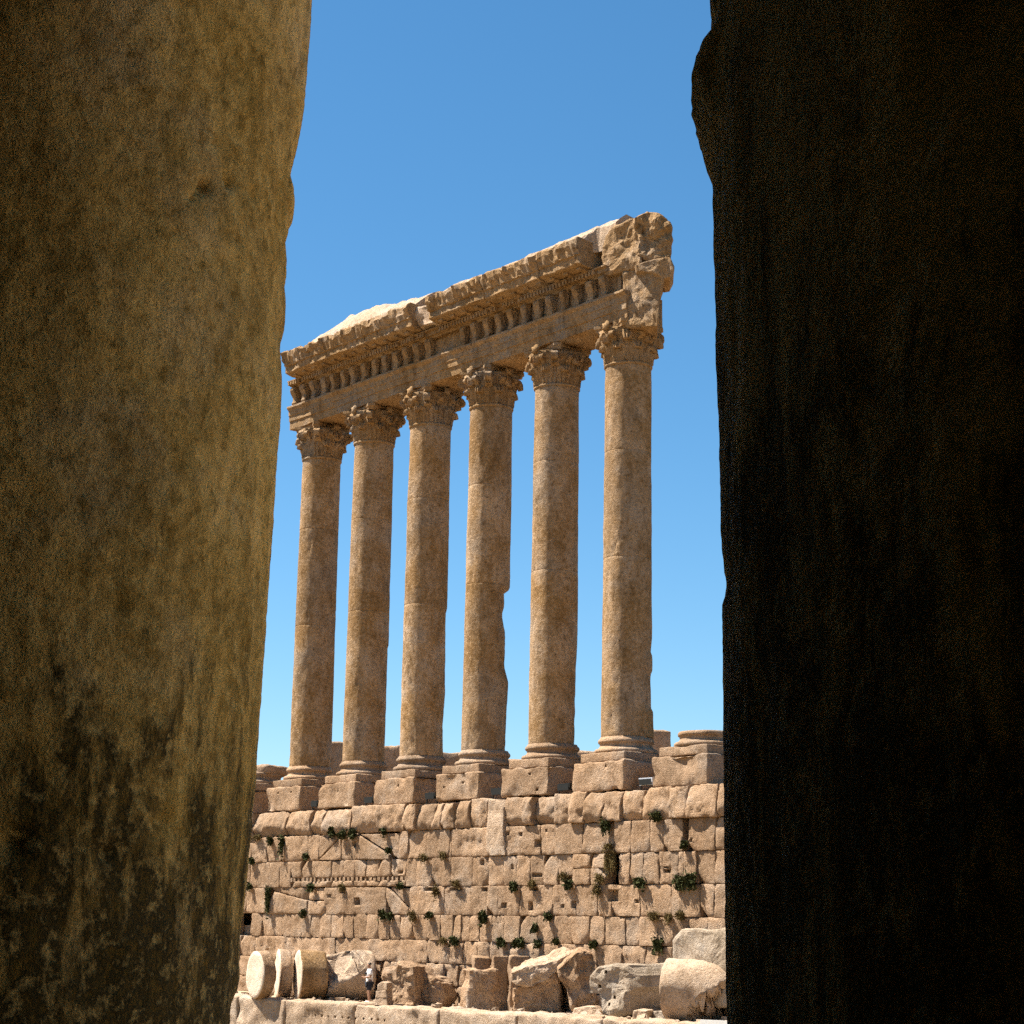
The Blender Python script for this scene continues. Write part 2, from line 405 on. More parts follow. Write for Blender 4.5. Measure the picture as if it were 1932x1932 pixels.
# the joints of each course as seen in the photograph (crop pixels); None = leave a gap
rows = {
 0: [(c3, [140, 380, 572, 664, 887, 1085, 1290, 1400, 1518, 1582, 1694, 1800, 1934]), (c4, [137, 285, 375, 530, 650, 755, 902, 1040, 1190, 1412, 1555, 1792])],
 1: [(c3, [230, 360, 546, 626]), (c3, [1250, 1320, 1462, 1640]), (c3, [1655, 1945]), (c4, [150, 415, 525, 740, 985, 1110, 1255, 1362, 1510]), (c4, [1556, 1762])],
 2: [(c3, [100, 150, 245, 327, 412]), (c3, [1303, 1382, 1502, 1652, 1817, 1936]), (c4, [4, 128, 227, 332, 434, 547, 662]), (c4, [1015, 1100, 1203, 1328, 1477, 1515, 1620, 1757])],
 3: [(c3, [-10, 68, 137, 222]), (c3, [1325, 1592, 1930]), (c4, [-2, 84, 250, 500, 682, 850, 960, 1182, 1420, 1645, 1752])],
 4: [(c5, [300, 382, 537, 610, 691, 762, 832, 916, 1011, 1087, 1187, 1277, 1365, 1447, 1545, 1655, 1762, 1857, 1920, 1985, 2060]), (c6, [-65, 32, 127, 250, 390, 515, 647, 790, 905, 1065, 1172, 1318, 1440, 1560, 1700, 1840])],
 5: [(c5, [215, 330, 655, 945, 1200, 1475, 1662, 1835, 1930, 2050]), (c6, [-75, 10, 162, 400, 590, 742, 1040, 1222, 1430, 1640, 1850])],
 6: [(c5, [150, 330, 480, 700, 900, 1100, 1300, 1440, 1575, 1688, 1795, 1900, 2020]), (c6, [-105, 20, 130, 300, 520, 760, 980, 1200, 1400, 1620, 1850])],
 7: [(c5, [150, 400, 640, 900, 1200, 1500, 1750, 1950]), (c6, [-175, 100, 400, 700, 1000, 1300, 1600, 1850])],
}
random.seed(11)
for row, segs in rows.items():
    runs = []
    for c, xs in segs: runs.append([X3(x, row, c) for x in xs])
    # join neighbouring runs whose gap is an ordinary stone
    joined = [runs[0]]
    for rn in runs[1:]:
        if rn[0]-joined[-1][-1] < 0.3: joined[-1] += rn[1:] if rn[0]-joined[-1][-1] < 0.1 else rn
        else: joined.append(rn)
    # carry the course on past the picture on both sides
    left = joined[0]; x = left[0]
    while x > -113:
        x -= random.uniform(1.0, 2.3); left.insert(0, x)
    right = joined[-1]; x = right[-1]
    while x < -45:
        x += random.uniform(1.0, 2.3); right.append(x)
    for rn in joined:
        for a, b in zip(rn, rn[1:]):
            if b-a < 0.12: continue
            z1, z0 = ZL[row], ZL[row+1]
            if row == 4 and a < X3(300, 4, c5) and b > X3(200, 4, c5) and abs(b-X3(300, 4, c5)) < 0.01:
                continue                                   # the dark opening at the left end
            if row == 0:
                z1 += random.uniform(-0.10, 0.05)
                fc = [(random.uniform(-0.02, 0.16), random.uniform(-0.4, 0.4), random.uniform(-0.6, 0.10)) for _ in range(random.choice((1, 2, 2, 3)))]
                fc.append((random.uniform(0.05, 0.2), random.uniform(-0.2, 0.2), random.uniform(0.1, 0.8)))
                blk(a, b, z0, z1, dy=random.uniform(-0.22, -0.02), rough=0.10, lump=0.06, R=0.035, wear=0.05, step=0.10, facets=fc)
            elif row == 1 and random.random() < 0.35:
                blk(a, b, z0, z1, rough=0.08, lump=0.06, R=0.05, wear=0.05, facets=[(random.uniform(-0.02, 0.08), random.uniform(-0.25, 0.25), random.uniform(-0.3, 0.3))])
            elif row >= 5:
                blk(a, b, z0, z1, rough=0.08, lump=0.04, R=0.03, wear=0.035)
            else:
                blk(a, b, z0, z1, rough=0.045, lump=0.02, R=0.02)
def WX(c, x, y):
    p = onY(c(x, y), WP); return (p.x, p.z)
def qpx(c, *pts): return tuple(WX(c, *p) for p in pts)      # BL, BR, TR, TL in crop pixels
# first course: pale pier that runs through two courses
blk(0, 0, 0, 0, q=qpx(c4, (5, 1398), (150, 1392), (138, 965), (30, 962)), dy=-0.16, rough=0.06, mat=M_PALE)
# second course: low stone at the left, gable scar of a lost roof
blk(0, 0, 0, 0, q=qpx(c3, (95, 1420), (225, 1420), (225, 1300), (100, 1300)), dy=-0.02)
g1 = qpx(c3, (626, 1425), (630, 1425), (770, 1285), (626, 1243))
blk(0, 0, 0, 0, q=qpx(c3, (628, 1412), (634, 1412), (772, 1272), (628, 1243)), dy=0.0, R=0.015)
blk(0, 0, 0, 0, q=qpx(c3, (630, 1430), (801, 1430), (801, 1268), (780, 1274)), dy=0.0, R=0.015)
hz = qpx(c3, (890, 1325), (915, 1285))
blk(0, 0, 0, 0, q=qpx(c3, (803, 1430), (935, 1427), (935, 1240), (803, 1262)), dy=0.03, holes=((hz[0][0], hz[1][0], hz[0][1], hz[1][1], 0.35),))
blk(0, 0, 0, 0, q=qpx(c3, (770, 1268), (932, 1234), (930, 1222), (640, 1240)), dy=0.02, R=0.03)
blk(0, 0, 0, 0, q=qpx(c3, (938, 1427), (1180, 1425), (1175, 1388), (942, 1240)), dy=-0.06, R=0.05)
blk(0, 0, 0, 0, q=qpx(c3, (1190, 1382), (1250, 1424), (1250, 1222), (952, 1232)), dy=0.01, R=0.015)
# third course: stones with a line of beam sockets
tops = [414, 497, 575, 725, 817, 905, 995, 1087, 1182, 1302]
for a, b in zip(tops, tops[1:]):
    qa = X3(a, 2); qb = X3(b, 2); zs = ZL[3]+0.45
    blk(qa, qb, zs, ZL[2], rough=0.05, dy=random.uniform(-0.03, 0.02), R=0.05)
    blk(qa, qb, ZL[3], ZL[3]+0.29, rough=0.05, dy=random.uniform(-0.03, 0.0), R=0.05)
xa, xb = X3(414, 2), X3(1302, 2); n = 27; vf = []
for i in range(n+1):
    x = lerp(i/n, xa, xb); w = (xb-xa)/n
    vf.append(box((x+random.uniform(-.03, .03), WP+0.25, ZL[3]+0.37), (w*random.uniform(0.40, 0.62), 0.5, 0.20), jit=0.012))
V, Fc = merge(*vf); part('socket_row', V, Fc, M_WALL, wall)
# third course, right: stones halved by a level joint
for a, b in ((662, 797), (800, 908)):
    qa, qb = X3(a, 2, c4), X3(b, 2, c4); zm = ZL[3]+0.66
    blk(qa, qb, zm, ZL[2], dy=-0.03); blk(qa, qb, ZL[3], zm, dy=-0.05)
# fourth course: sloping scar, long stone with a square socket
blk(0, 0, 0, 0, q=qpx(c3, (222, 1845), (540, 1845), (540, 1745), (270, 1672)), dy=-0.05, R=0.05)
blk(0, 0, 0, 0, q=qpx(c3, (545, 1850), (700, 1850), (668, 1748), (548, 1748)), dy=-0.06, R=0.05)
blk(0, 0, 0, 0, q=qpx(c3, (275, 1668), (535, 1738), (540, 1645), (245, 1640)), dy=0.07, R=0.02)
blk(0, 0, 0, 0, q=qpx(c3, (545, 1740), (665, 1740), (660, 1645), (550, 1645)), dy=0.08, R=0.05)
h1 = qpx(c3, (908, 1770), (946, 1720)); h2 = qpx(c3, (795, 1690), (838, 1600)); h3 = qpx(c3, (705, 1722), (728, 1695))
blk(0, 0, 0, 0, q=qpx(c3, (672, 1850), (1150, 1850), (1150, 1640), (672, 1645)), dy=-0.02, rough=0.04, lump=0.05,
    holes=tuple((a[0], b[0], a[1], b[1], d) for (a, b), d in ((h1, 0.5), (h2, 0.35), (h3, 0.2))))
blk(0, 0, 0, 0, q=qpx(c3, (1153, 1850), (1322, 1850), (1322, 1800), (1153, 1640)), dy=-0.01)
blk(0, 0, 0, 0, q=qpx(c3, (1318, 1788), (1324, 1792), (1324, 1645), (1172, 1640)), dy=0.05, R=0.015)
# dressing: small square sockets cut as dark shallow boxes are real recesses inside thin stones of row four, right
# ================================================================== STANDING COLUMNS
A_R = math.atan2(r0.y, r0.x)                  # bearing of the right hand outline seen from the camera
def angd(a, b):
    return abs((a-b+math.pi) % (2*math.pi)-math.pi)
ZS0, ZS1 = EZ+8.0, EZ+24.25
DMG = {
 0: [(8, -.02), (9, 0), (24, 0)],
 1: [(7.7, -.05), (13.8, -.05), (13.9, 0), (24, 0)],
 2: [(7.7, -.03), (8.2, -.06), (9.5, -.11), (11, -.03), (12, -.06), (15.1, -.06), (15.2, 0), (24, 0)],
 3: [(7.7, -.1), (8.5, -.1), (10, -.06), (11.2, -.02), (11.9, -.16), (12.85, -.15), (13.35, -.14), (13.9, -.22), (14.5, -.31), (14.75, -.22), (15.42, -.21), (15.62, 0), (24, 0)],
 4: [(7.7, -.13), (8.2, -.12), (11.5, -.06), (12.5, 0), (24, 0)],
 5: [(7.7, .07), (8.2, .08), (9.1, .05), (9.3, -.05), (10.7, -.05), (10.9, .03), (11.5, .03), (11.6, -.05), (12.3, 0), (24, 0)],
}
# --- carved capital pieces, built once and shared
def leaf_mesh(name, h, w, out):
    """acanthus leaf: ribbed blade that bends out and rolls over at the tip"""
    n, mseg = 11, 10; V = []; Fc = []
    def spine(t):
        if t < 0.62: return (out*0.42*(t/0.62)**1.6+0.05, h*t/0.62*0.84)
        a = (t-0.62)/0.38*math.pi*1.05
        return (out*0.42+0.05+out*0.29*(1-math.cos(a)), h*0.84+h*0.13*math.sin(a)-h*0.10*max(0, a-1.6))
    def pt(t, s, off):
        o, z = spine(t)
        wd = w*(0.80+0.25*math.sin(t*math.pi))*(1-max(0, t-0.62)*1.1)
        lob = 1+0.14*math.cos(t*math.pi*9)*abs(s)
        y = s*wd/2*lob
        o += 0.045*math.cos(s*math.pi*3)-0.07*s*s-0.05*abs(s)*math.cos(t*math.pi*9)*0.5
        return (o-off, y, z-off*0.3)
    for off in (0.0, 0.12):
        for j in range(n):
            for i in range(mseg+1): V.append(pt(j/(n-1), i/mseg*2-1, off))
    q = mseg+1; N0 = n*q
    for j in range(n-1):
        for i in range(mseg):
            a = j*q+i; Fc.append((a, a+1, a+q+1, a+q)); Fc.append((N0+a, N0+a+q, N0+a+q+1, N0+a+1))
    edge = [i for i in range(q)] + [j*q+mseg for j in range(1, n)] + [(n-1)*q+i for i in range(mseg-1, -1, -1)] + [j*q for j in range(n-2, 0, -1)]
    for k in range(len(edge)):
        a, b = edge[k], edge[(k+1) % len(edge)]; Fc.append((b, a, N0+a, N0+b))
    return mesh(name, V, Fc, M_ENT, None)
def volute_mesh(name, size, wid):
    path = []
    for k in range(6): t = k/5; path.append((lerp(t, 0.0, 0.40*size), lerp(t*t, 0, 0.52*size)))
    cx, cz = 0.41*size, 0.34*size
    for k in range(1, 15):
        a = math.pi*0.55-k*0.42; r = 0.19*size*(1-k/18)
        path.append((cx+r*math.cos(a), cz+r*math.sin(a)))
    V = []; Fc = []
    for k, (x, z) in enumerate(path):
        x2, z2 = path[min(k+1, len(path)-1)]; x1, z1 = path[max(k-1, 0)]
        th = size*(0.12 if k < 5 else 0.075)
        t = Vector((x2-x1, z2-z1)).normalized(); nn = Vector((-t.y, t.x))*th
        wk = wid*(1.25-0.03*k)
        for y in (-wk/2, wk/2):
            V.append((x+nn.x, y, z+nn.y)); V.append((x-nn.x, y, z-nn.y))
    for k in range(len(path)-1):
        a = 4*k; b = a+4
        Fc += [(a, b, b+2, a+2), (a+1, a+3, b+3, b+1), (a, a+1, b+1, b), (a+2, b+2, b+3, a+3)]
    Fc += [(0, 2, 3, 1)]; e = 4*(len(path)-1); Fc += [(e, e+1, e+3, e+2)]
    # worn boss filling the eye of the scroll
    b0 = len(V); n = 8
    for y in (-wid*0.42, wid*0.42):
        for k in range(n): V.append((cx+0.15*size*math.cos(2*math.pi*k/n), y, cz+0.15*size*math.sin(2*math.pi*k/n)))
    for k in range(n): Fc.append((b0+k, b0+(k+1) % n, b0+n+(k+1) % n, b0+n+k))
    Fc.append(tuple(b0+k for k in range(n))); Fc.append(tuple(b0+n+k for k in range(n-1, -1, -1)))
    return mesh(name, V, Fc, M_ENT, None)
LEAF_LO = leaf_mesh('leaf', 0.80, 0.72, 0.30)
LEAF_HI = leaf_mesh('leaf', 1.34, 0.70, 0.40)
VOL = volute_mesh('volute', 1.0, 0.30)
VOLS = volute_mesh('helix', 0.66, 0.22)
def abacus_geo():
    V = []; Fc = []; out = []
    hd = 1.30; mid = 1.20
    for k in range(4):
        a = math.pi/4+k*math.pi/2
        c = Vector((math.cos(a), math.sin(a)))*hd*1.24; tn = Vector((-math.sin(a), math.cos(a)))*0.17
        out.append(c-tn); out.append(c+tn)
        a2 = a+math.pi/4
        nx = Vector((math.cos(a+math.pi/2), math.sin(a+math.pi/2)))*hd*1.24-Vector((-math.sin(a+math.pi/2), math.cos(a+math.pi/2)))*0.17
        p0 = c+tn
        for s in (0.2, 0.4, 0.6, 0.8):
            p = p0.lerp(nx, s); d = 0.30*math.sin(math.pi*s)
            out.append(p-Vector((math.cos(a2), math.sin(a2)))*d)
    n = len(out)
    for z, sc in ((0.0, 0.93), (0.14, 0.96), (0.16, 1.0), (0.30, 1.0)):
        for p in out: V.append((p.x*sc, p.y*sc, z))
    for j in range(3):
        for k in range(n): Fc.append((j*n+k, j*n+(k+1) % n, (j+1)*n+(k+1) % n, (j+1)*n+k))
    Fc.append(tuple(range(n-1, -1, -1))); Fc.append(tuple(range(3*n, 4*n)))
    return V, Fc
ABV, ABF = abacus_geo()
ABACUS = mesh('abacus', ABV, ABF, M_ENT)
def fleuron_geo():
    V = []; Fc = []
    n = 10
    for j, (r, o) in enumerate(((0.10, 0.0), (0.22, 0.08), (0.20, 0.18), (0.07, 0.22))):
        for k in range(n):
            a = 2*math.pi*k/n; rr = r*(1+0.22*math.cos(a*5)); V.append((o, rr*math.cos(a), rr*math.sin(a)))
    for j in range(3):
        for k in range(n): Fc.append((j*n+k, j*n+(k+1) % n, (j+1)*n+(k+1) % n, (j+1)*n+k))
    Fc.append(tuple(range(3*n, 4*n)))
    return V, Fc
FLEU = mesh('fleuron', *fleuron_geo(), M_ENT, True)

def base_parts(parent, cx, seed, worn=0.0, top=True):
    b = EZ
    # big plinth block, thin square step, round mouldings
    V, Fc = rough_box((cx, Y6, b+6.29), (3.16, 3.16, 1.22), Matrix.Identity(3), rough=0.05, R=0.06, step=0.15, lump=0.04+worn, dent=0.2, scp=0.09)
    part('plinth_block', V, Fc, M_WALL, parent, True)
    V, Fc = rough_box((cx, Y6, b+7.10), (2.76, 2.76, 0.40), Matrix.Identity(3), rough=0.03, R=0.05, step=0.25, dent=0.12)
    part('plinth_step', V, Fc, M_WALL, parent, True)
    rws = [(7.28, 1.27), (7.31, 1.33), (7.37, 1.36), (7.44, 1.35), (7.49, 1.29), (7.51, 1.22), (7.55, 1.16), (7.62, 1.12), (7.69, 1.13), (7.73, 1.16), (7.745, 1.19), (7.80, 1.215), (7.87, 1.20), (7.92, 1.15), (7.95, 1.12), (8.0, 1.10)]
    if not top: rws = rws[:-2] + [(7.94, 0.9)]
    V, Fc, sm = revolve([(z+b, r) for z, r in rws], 56, cx, Y6, lambda a, z: (0.02+worn*0.1)*nz(math.cos(a)*2+seed, math.sin(a)*2, z*3))
    part('base_moulding', V, Fc, M_WALL, parent, sm)
ords = ['first', 'second', 'third', 'fourth', 'fifth', 'sixth']
CLAB = ['leftmost tall standing column, farthest along the row, under the clean end of the entablature',
        'second tall standing column from the left, straight and smooth',
        'third tall standing column from the left, slightly chipped on its right side',
        'fourth tall standing column from the left, its right side badly broken halfway down',
        'fifth tall standing column from the left, next to the rightmost one',
        'rightmost and nearest tall standing column, under the broken end of the entablature']
for i, cx in enumerate(CX):
    random.seed(100+i)
    col = thing('standing_column', CLAB[i], 'column', (cx, Y6, EZ+5.68), 'tall columns standing on the wall')
    base_parts(col, cx, i*7.3)
    js = [ZS0, EZ+15.5+random.uniform(-.25, .25), EZ+20.5+random.uniform(-.35, .35), ZS1]
    def rad(z):
        t = (z-ZS0)/(ZS1-ZS0)
        return 1.075-0.065*t**1.4
    def disp(a, z, i=i):
        ca, sa = math.cos(a), math.sin(a)
        d = 0.020*nz(ca*1.5+i*9, sa*1.5, z*0.35) + 0.012*nz(ca*4+i*9, sa*4, z*1.5)
        ch = nz(ca*2.2+i*5, sa*2.2, z*0.55, 1, 3)
        low = max(0, 1-(z-ZS0)/9)
        if ch > 0.50-0.18*low: d -= min(0.045, (ch-0.50+0.18*low)*0.35)*(0.7+0.6*nz(ca*9, sa*9, z*5))
        dd = tab(DMG[i], z-EZ)
        if dd:
            if i == 3: dd *= 1.35
            w = angd(a, A_R); k = 1 if w < 0.75 else max(0, 1-(w-0.75)/0.28)
            d += dd*k*(1+0.25*nz(ca*3, sa*3, z*1.2+i))
        return d
    for k in range(3):
        z0, z1 = js[k], js[k+1]; rws = [(z0, rad(z0)-0.006), (z0+0.03, rad(z0))]
        nn = int((z1-z0)/0.16)
        for q in range(1, nn): z = lerp(q/nn, z0, z1); rws.append((z, rad(z)))
        rws += [(z1-0.03, rad(z1)), (z1, rad(z1)-0.006)]
        V, Fc, sm = revolve(rws, 72, cx, Y6, disp)
        part('drum', V, Fc, M_COL, col, sm)
    # astragal and carved capital
    z = ZS1
    V, Fc, sm = revolve([(z-0.02, 1.0), (z, 1.05), (z+0.06, 1.075), (z+0.12, 1.05), (z+0.14, 1.02), (z+0.3, 1.02), (z+0.5, 1.03), (z+0.75, 1.05), (z+1.0, 1.08), (z+1.2, 1.12), (z+1.35, 1.18), (z+1.62, 1.34)], 56, cx, Y6,
                        lambda a, zz: (0.02 if zz < z+0.2 else 0.09)*nz(math.cos(a)*5+i, math.sin(a)*5, zz*5))
    cap = part('capital', V, Fc, M_ENT, col, sm)
    base = Vector((0, 0, z-ORG[col.name].z))
    def put(name, me, ang, r, dz, sc=1.0, jit=0.04):
        m = Matrix.Translation(base+Vector((r*math.cos(ang), r*math.sin(ang), dz))) @ Matrix.Rotation(ang+random.uniform(-jit, jit), 4, 'Z') @ Matrix.Rotation(random.uniform(-jit, jit), 4, 'Y') @ Matrix.Diagonal((sc*random.uniform(.85, 1.12), sc*random.uniform(.9, 1.1), sc*random.uniform(.92, 1.04), 1))
        return place(name, me, cap, m)
    for k in range(8):
        if random.random() > 0.06: put('leaf', LEAF_LO, 2*math.pi*k/8+math.pi/8, 1.0, 0.15)
        if random.random() > 0.06: put('leaf', LEAF_HI, 2*math.pi*k/8, 1.0, 0.15)
    for k in range(4):
        a = math.pi/4+k*math.pi/2
        if random.random() > 0.12: put('volute', VOL, a, 1.05, 0.98)
        for s in (-1, 1): put('helix', VOLS, a+s*0.52, 1.02, 1.08)
        if random.random() > 0.25: put('fleuron', FLEU, a+math.pi/4, 1.20, 1.72)
    put('abacus', ABACUS, 0, 0, 1.60, 1.0, 0.0)

# stumps at either end of the row
st = thing('column_stump', 'column base without a shaft on a big plinth, right of the standing columns', 'column base', (X6+SP, Y6, EZ+5.68))
random.seed(41); base_parts(st, X6+SP, 3.3, 0.06, top=False)
st = thing('column_stump', 'shaded column base stump at the left end of the row behind the dark column', 'column base', (CX[0]-SP, Y6, EZ+5.68))
base_parts(st, CX[0]-SP, 13.3, 0.12, top=False)
V, Fc = rough_box((CX[0]-SP+0.2, Y6+0.3, EZ+8.05), (2.0, 1.8, 0.5), Matrix.Rotation(0.2, 3, 'Z'), rough=0.08, R=0.15, lump=0.1)
part('shaft_fragment', V, Fc, M_WALL, st, True)

# ================================================================== ENTABLATURE
AF = Y6-1.08                                   # face of the architrave
AB = Y6+1.05
zA, zF, zC, zK, zS, zT = [EZ+k for k in (26.15, 27.42, 28.40, 28.95, 29.32, 30.10)]
XL, XR = -87.55, -60.55
ent = thing('entablature', 'carved stone entablature spanning all six columns, broken off at its right end', 'entablature', ((XL+XR)/2, Y6, zA))
def sweep(prof, x0, x1, dx, fn=None, mat=M_ENT, name='', rough=0.02, parent=None, closed=True, edge=0.04):
    """prof: closed outline (y, z); fn(x, k, y, z) -> (dy, dz)"""
    n = max(2, int(round((x1-x0)/dx))); V = []; Fc = []; m = len(prof)
    xs = [x0] + [x0+edge] + [lerp(k/n, x0+edge, x1-edge) for k in range(1, n)] + [x1-edge, x1]
    cy = sum(p[0] for p in prof)/m; cz = sum(p[1] for p in prof)/m
    for q, x in enumerate(xs):
        for k, (y, z) in enumerate(prof):
            dy, dz = (fn(x, k, y, z) if fn else (0, 0))
            sh = 0.985 if q in (0, len(xs)-1) else 1
            yy = cy+(y-cy)*sh; zz = cz+(z-cz)*sh
            a = rough*nz(x*1.7, y*1.7+3, z*1.7, 0.9, 3); b = rough*nz(x*1.7+40, y*1.7, z*1.7, 0.9, 3)
            V.append((x, yy+dy+a, zz+dz+b))
    for q in range(len(xs)-1):
        for k in range(m): Fc.append((q*m+k, q*m+(k+1) % m, (q+1)*m+(k+1) % m, (q+1)*m+k))
    Fc.append(tuple(range(m-1, -1, -1))); e = (len(xs)-1)*m; Fc.append(tuple(e+k for k in range(m)))
    return part(name, V, Fc, mat, parent or ent)
def sub(prof, d=0.35):
    out = []
    for k in range(len(prof)):
        a = prof[k]; b = prof[(k+1) % len(prof)]
        L = math.dist(a, b); n = max(1, int(L/d))
        for q in range(n): out.append((lerp(q/n, a[0], b[0]), lerp(q/n, a[1], b[1])))
    return out
random.seed(5)
# architrave: three fasciae, one stone from column to column
arch = sub([(AB, zA), (AB, zF), (AF-0.22, zF), (AF-0.24, zF-0.10), (AF-0.10, zF-0.24), (AF-0.10, zF-0.50), (AF-0.06, zF-0.52), (AF-0.06, zF-0.82), (AF-0.0, zF-0.84), (AF+0.0, zA+0.02)], 0.5)
cuts = [XL] + CX[1:5] + [XR]
for a, b in zip(cuts, cuts[1:]):
    def fn(x, k, y, z):
        d = nz(x*0.5, y, z*0.7, 1, 2)
        return (0.12*max(0, d-0.1) if y < Y6 else 0, 0.05*max(0, nz(x*0.8, 3, y)-0.1) if z < zA+0.1 else 0)
    sweep(arch, a+0.008, b-0.008, 0.3, fn, name='architrave', rough=0.03)
# frieze
fr = sub([(AB-0.1, zF+0.004), (AB-0.1, zC), (AF+0.20, zC), (AF+0.20, zF+0.004)], 0.5)
cuts2 = [XL+0.25, -82.6, -77.1, -73.0, -68.2, -64.6, -61.2]
for a, b in zip(cuts2, cuts2[1:]): sweep(fr, a+0.006, b-0.006, 0.35, None, name='frieze_block', rough=0.03)
# frieze brackets with animal heads
def bracket_geo():
    V = []; Fc = []
    prof = [(0.22, 0.0), (-0.10, 0.0), (-0.14, 0.10), (-0.10, 0.25), (-0.11, 0.42), (-0.17, 0.56), (-0.26, 0.66), (-0.31, 0.78), (-0.28, 0.90), (-0.20, 0.96), (0.22, 0.97)]
    wd = [0.18, 0.18, 0.21, 0.16, 0.15, 0.20, 0.17, 0.15, 0.19, 0.22, 0.22]
    n = len(prof)
    for sg, ins in ((-1, 0.0), (-0.55, -0.04), (0.55, -0.04), (1, 0.0)):
        for (y, z), w in zip(prof, wd): V.append((sg*w, y+ins if y < 0 else y, z))
    for q in range(3):
        for k in range(n-1): Fc.append((q*n+k, q*n+k+1, (q+1)*n+k+1, (q+1)*n+k))
    Fc.append(tuple(range(n-1, -1, -1))); Fc.append(tuple(range(3*n, 4*n)))
    return V, Fc
BR = mesh('bracket', *bracket_geo(), M_ENT, None)
nb = 28
for k in range(nb):
    x = lerp(k/(nb-1), XL+0.55, -62.0)
    if k in (14, 15): continue
    m = Matrix.Translation(Vector((x-ORG[ent.name].x, AF-ORG[ent.name].y, zF-ORG[ent.name].z+0.006))) @ Matrix.Rotation(random.uniform(-.06, .06), 4, 'Z') @ Matrix.Diagonal((random.uniform(.8, 1.1), random.uniform(.6, 1.1), 1, 1))
    place('bracket', BR, ent, m)
# bed moulding with dentils
bed = sub([(AB-0.15, zC+0.003), (AB-0.15, zC+0.36), (AF-0.42, zC+0.36), (AF-0.42, zC+0.30), (AF-0.26, zC+0.28), (AF-0.26, zC+0.10), (AF-0.12, zC+0.08), (AF-0.06, zC+0.003)], 0.6)
cuts3 = [XL+0.25, -82.6, -77.6, -74.15, -69.0, -64.3, -61.6]
for a, b in zip(cuts3, cuts3[1:]): sweep(bed, a+0.006, b-0.006, 0.4, None, name='bed_moulding', rough=0.02)
vf = []
x = XL+0.4
while x < -62.2:
    if not (-75.0 < x < -73.8) and random.random() > 0.05:
        vf.append(box((x, AF-0.34, zC+0.19), (0.135, 0.17, 0.19), jit=0.01))
    x += 0.225
V, Fc = merge(*vf); part('dentil_row', V, Fc, M_ENT, ent, kind='stuff')
# modillions under the cornice
def modillion_geo():
    prof = [(0.0, 0.0), (-0.50, 0.02), (-0.56, -0.02), (-0.56, -0.10), (-0.46, -0.14), (-0.32, -0.10), (-0.18, -0.15), (0.0, -0.18)]
    V = []; n = len(prof)
    for sx in (-0.14, 0.14): V += [(sx, y, z) for y, z in prof]
    Fc = [(k, (k+1) % n, n+(k+1) % n, n+k) for k in range(n)] + [tuple(range(n-1, -1, -1)), tuple(range(n, 2*n))]
    return V, Fc
MO = mesh('modillion', *modillion_geo(), M_ENT)
# cornice: soffit, corona, gutter with lumps
prof_c = [(AB-0.05, zC+0.364), (AB-0.05, zT-0.10), (AF-0.45, zT-0.06), (AF-1.22, zT), (AF-1.30, zT-0.10), (AF-1.29, zT-0.30), (AF-1.22, zT-0.50), (AF-1.16, zS+0.08), (AF-1.15, zS), (AF-1.06, zS-0.03), (AF-1.05, zK+0.0), (AF-0.99, zK-0.04), (AF-0.60, zC+0.40)]
corn = sub(prof_c, 0.24)
def cfn(x, k, y, z):
    dy = dz = 0
    if y < AF-0.5 and z > zS-0.1:                # gutter: eaten edge, lion spouts
        t = (z-zS)/(zT-zS)
        e = nz(x*1.3, z*1.3, 11, 0.8, 4)
        dz = -(0.22*max(0, e+0.12) if t > 0.6 else 0)
        dy = 0.20*max(0, nz(x*1.1, z*2, 31, 0.8, 4)) + 0.05*nz(x*4, z*4, 2)
        dy -= 0.022*math.cos(x*2*math.pi/0.40)*(1 if 0.1 < t < 0.95 else 0)
        sp = abs(((x-XL) % 1.9)-0.95)
        if sp < 0.22 and 0.25 < t < 0.9: dy -= 0.18*(1-sp/0.22)
    return dy, dz
segs = [(XL+1.0, -82.7), (-82.66, -79.25), (-79.21, -75.1), (-73.75, -69.4), (-69.36, -65.4), (-65.36, -62.55)]
offs = [0, 0.0, 0.03, 0.02, 0.0, 0.03]
for (a, b), o in zip(segs, offs):
    sweep([(y, z+o) for y, z in corn], a, b, 0.12, cfn, name='cornice_block', rough=0.05)
for k in range(26):
    x = lerp(k/25, XL+1.5, -62.9)
    if -75.3 < x < -73.5: continue
    m = Matrix.Translation(Vector((x-ORG[ent.name].x, AF-0.26-ORG[ent.name].y, zK-ORG[ent.name].z-0.07)))
    place('modillion', MO, ent, m)
# broken core between the two halves of the cornice
def rock(c, s, rough=0.12, lump=0.25, R=0.3, rot=None, step=0.18, freq=1.6, dent=0.0):
    return rough_box(c, s, rot or Matrix.Identity(3), rough=rough, R=R, step=step, lump=lump, freq=freq, dent=dent)
V, Fc = rock((-74.4, AF+0.45, zC+0.98), (1.55, 2.6, 1.16), R=0.15); part('broken_core', V, Fc, M_PALE, ent, True)
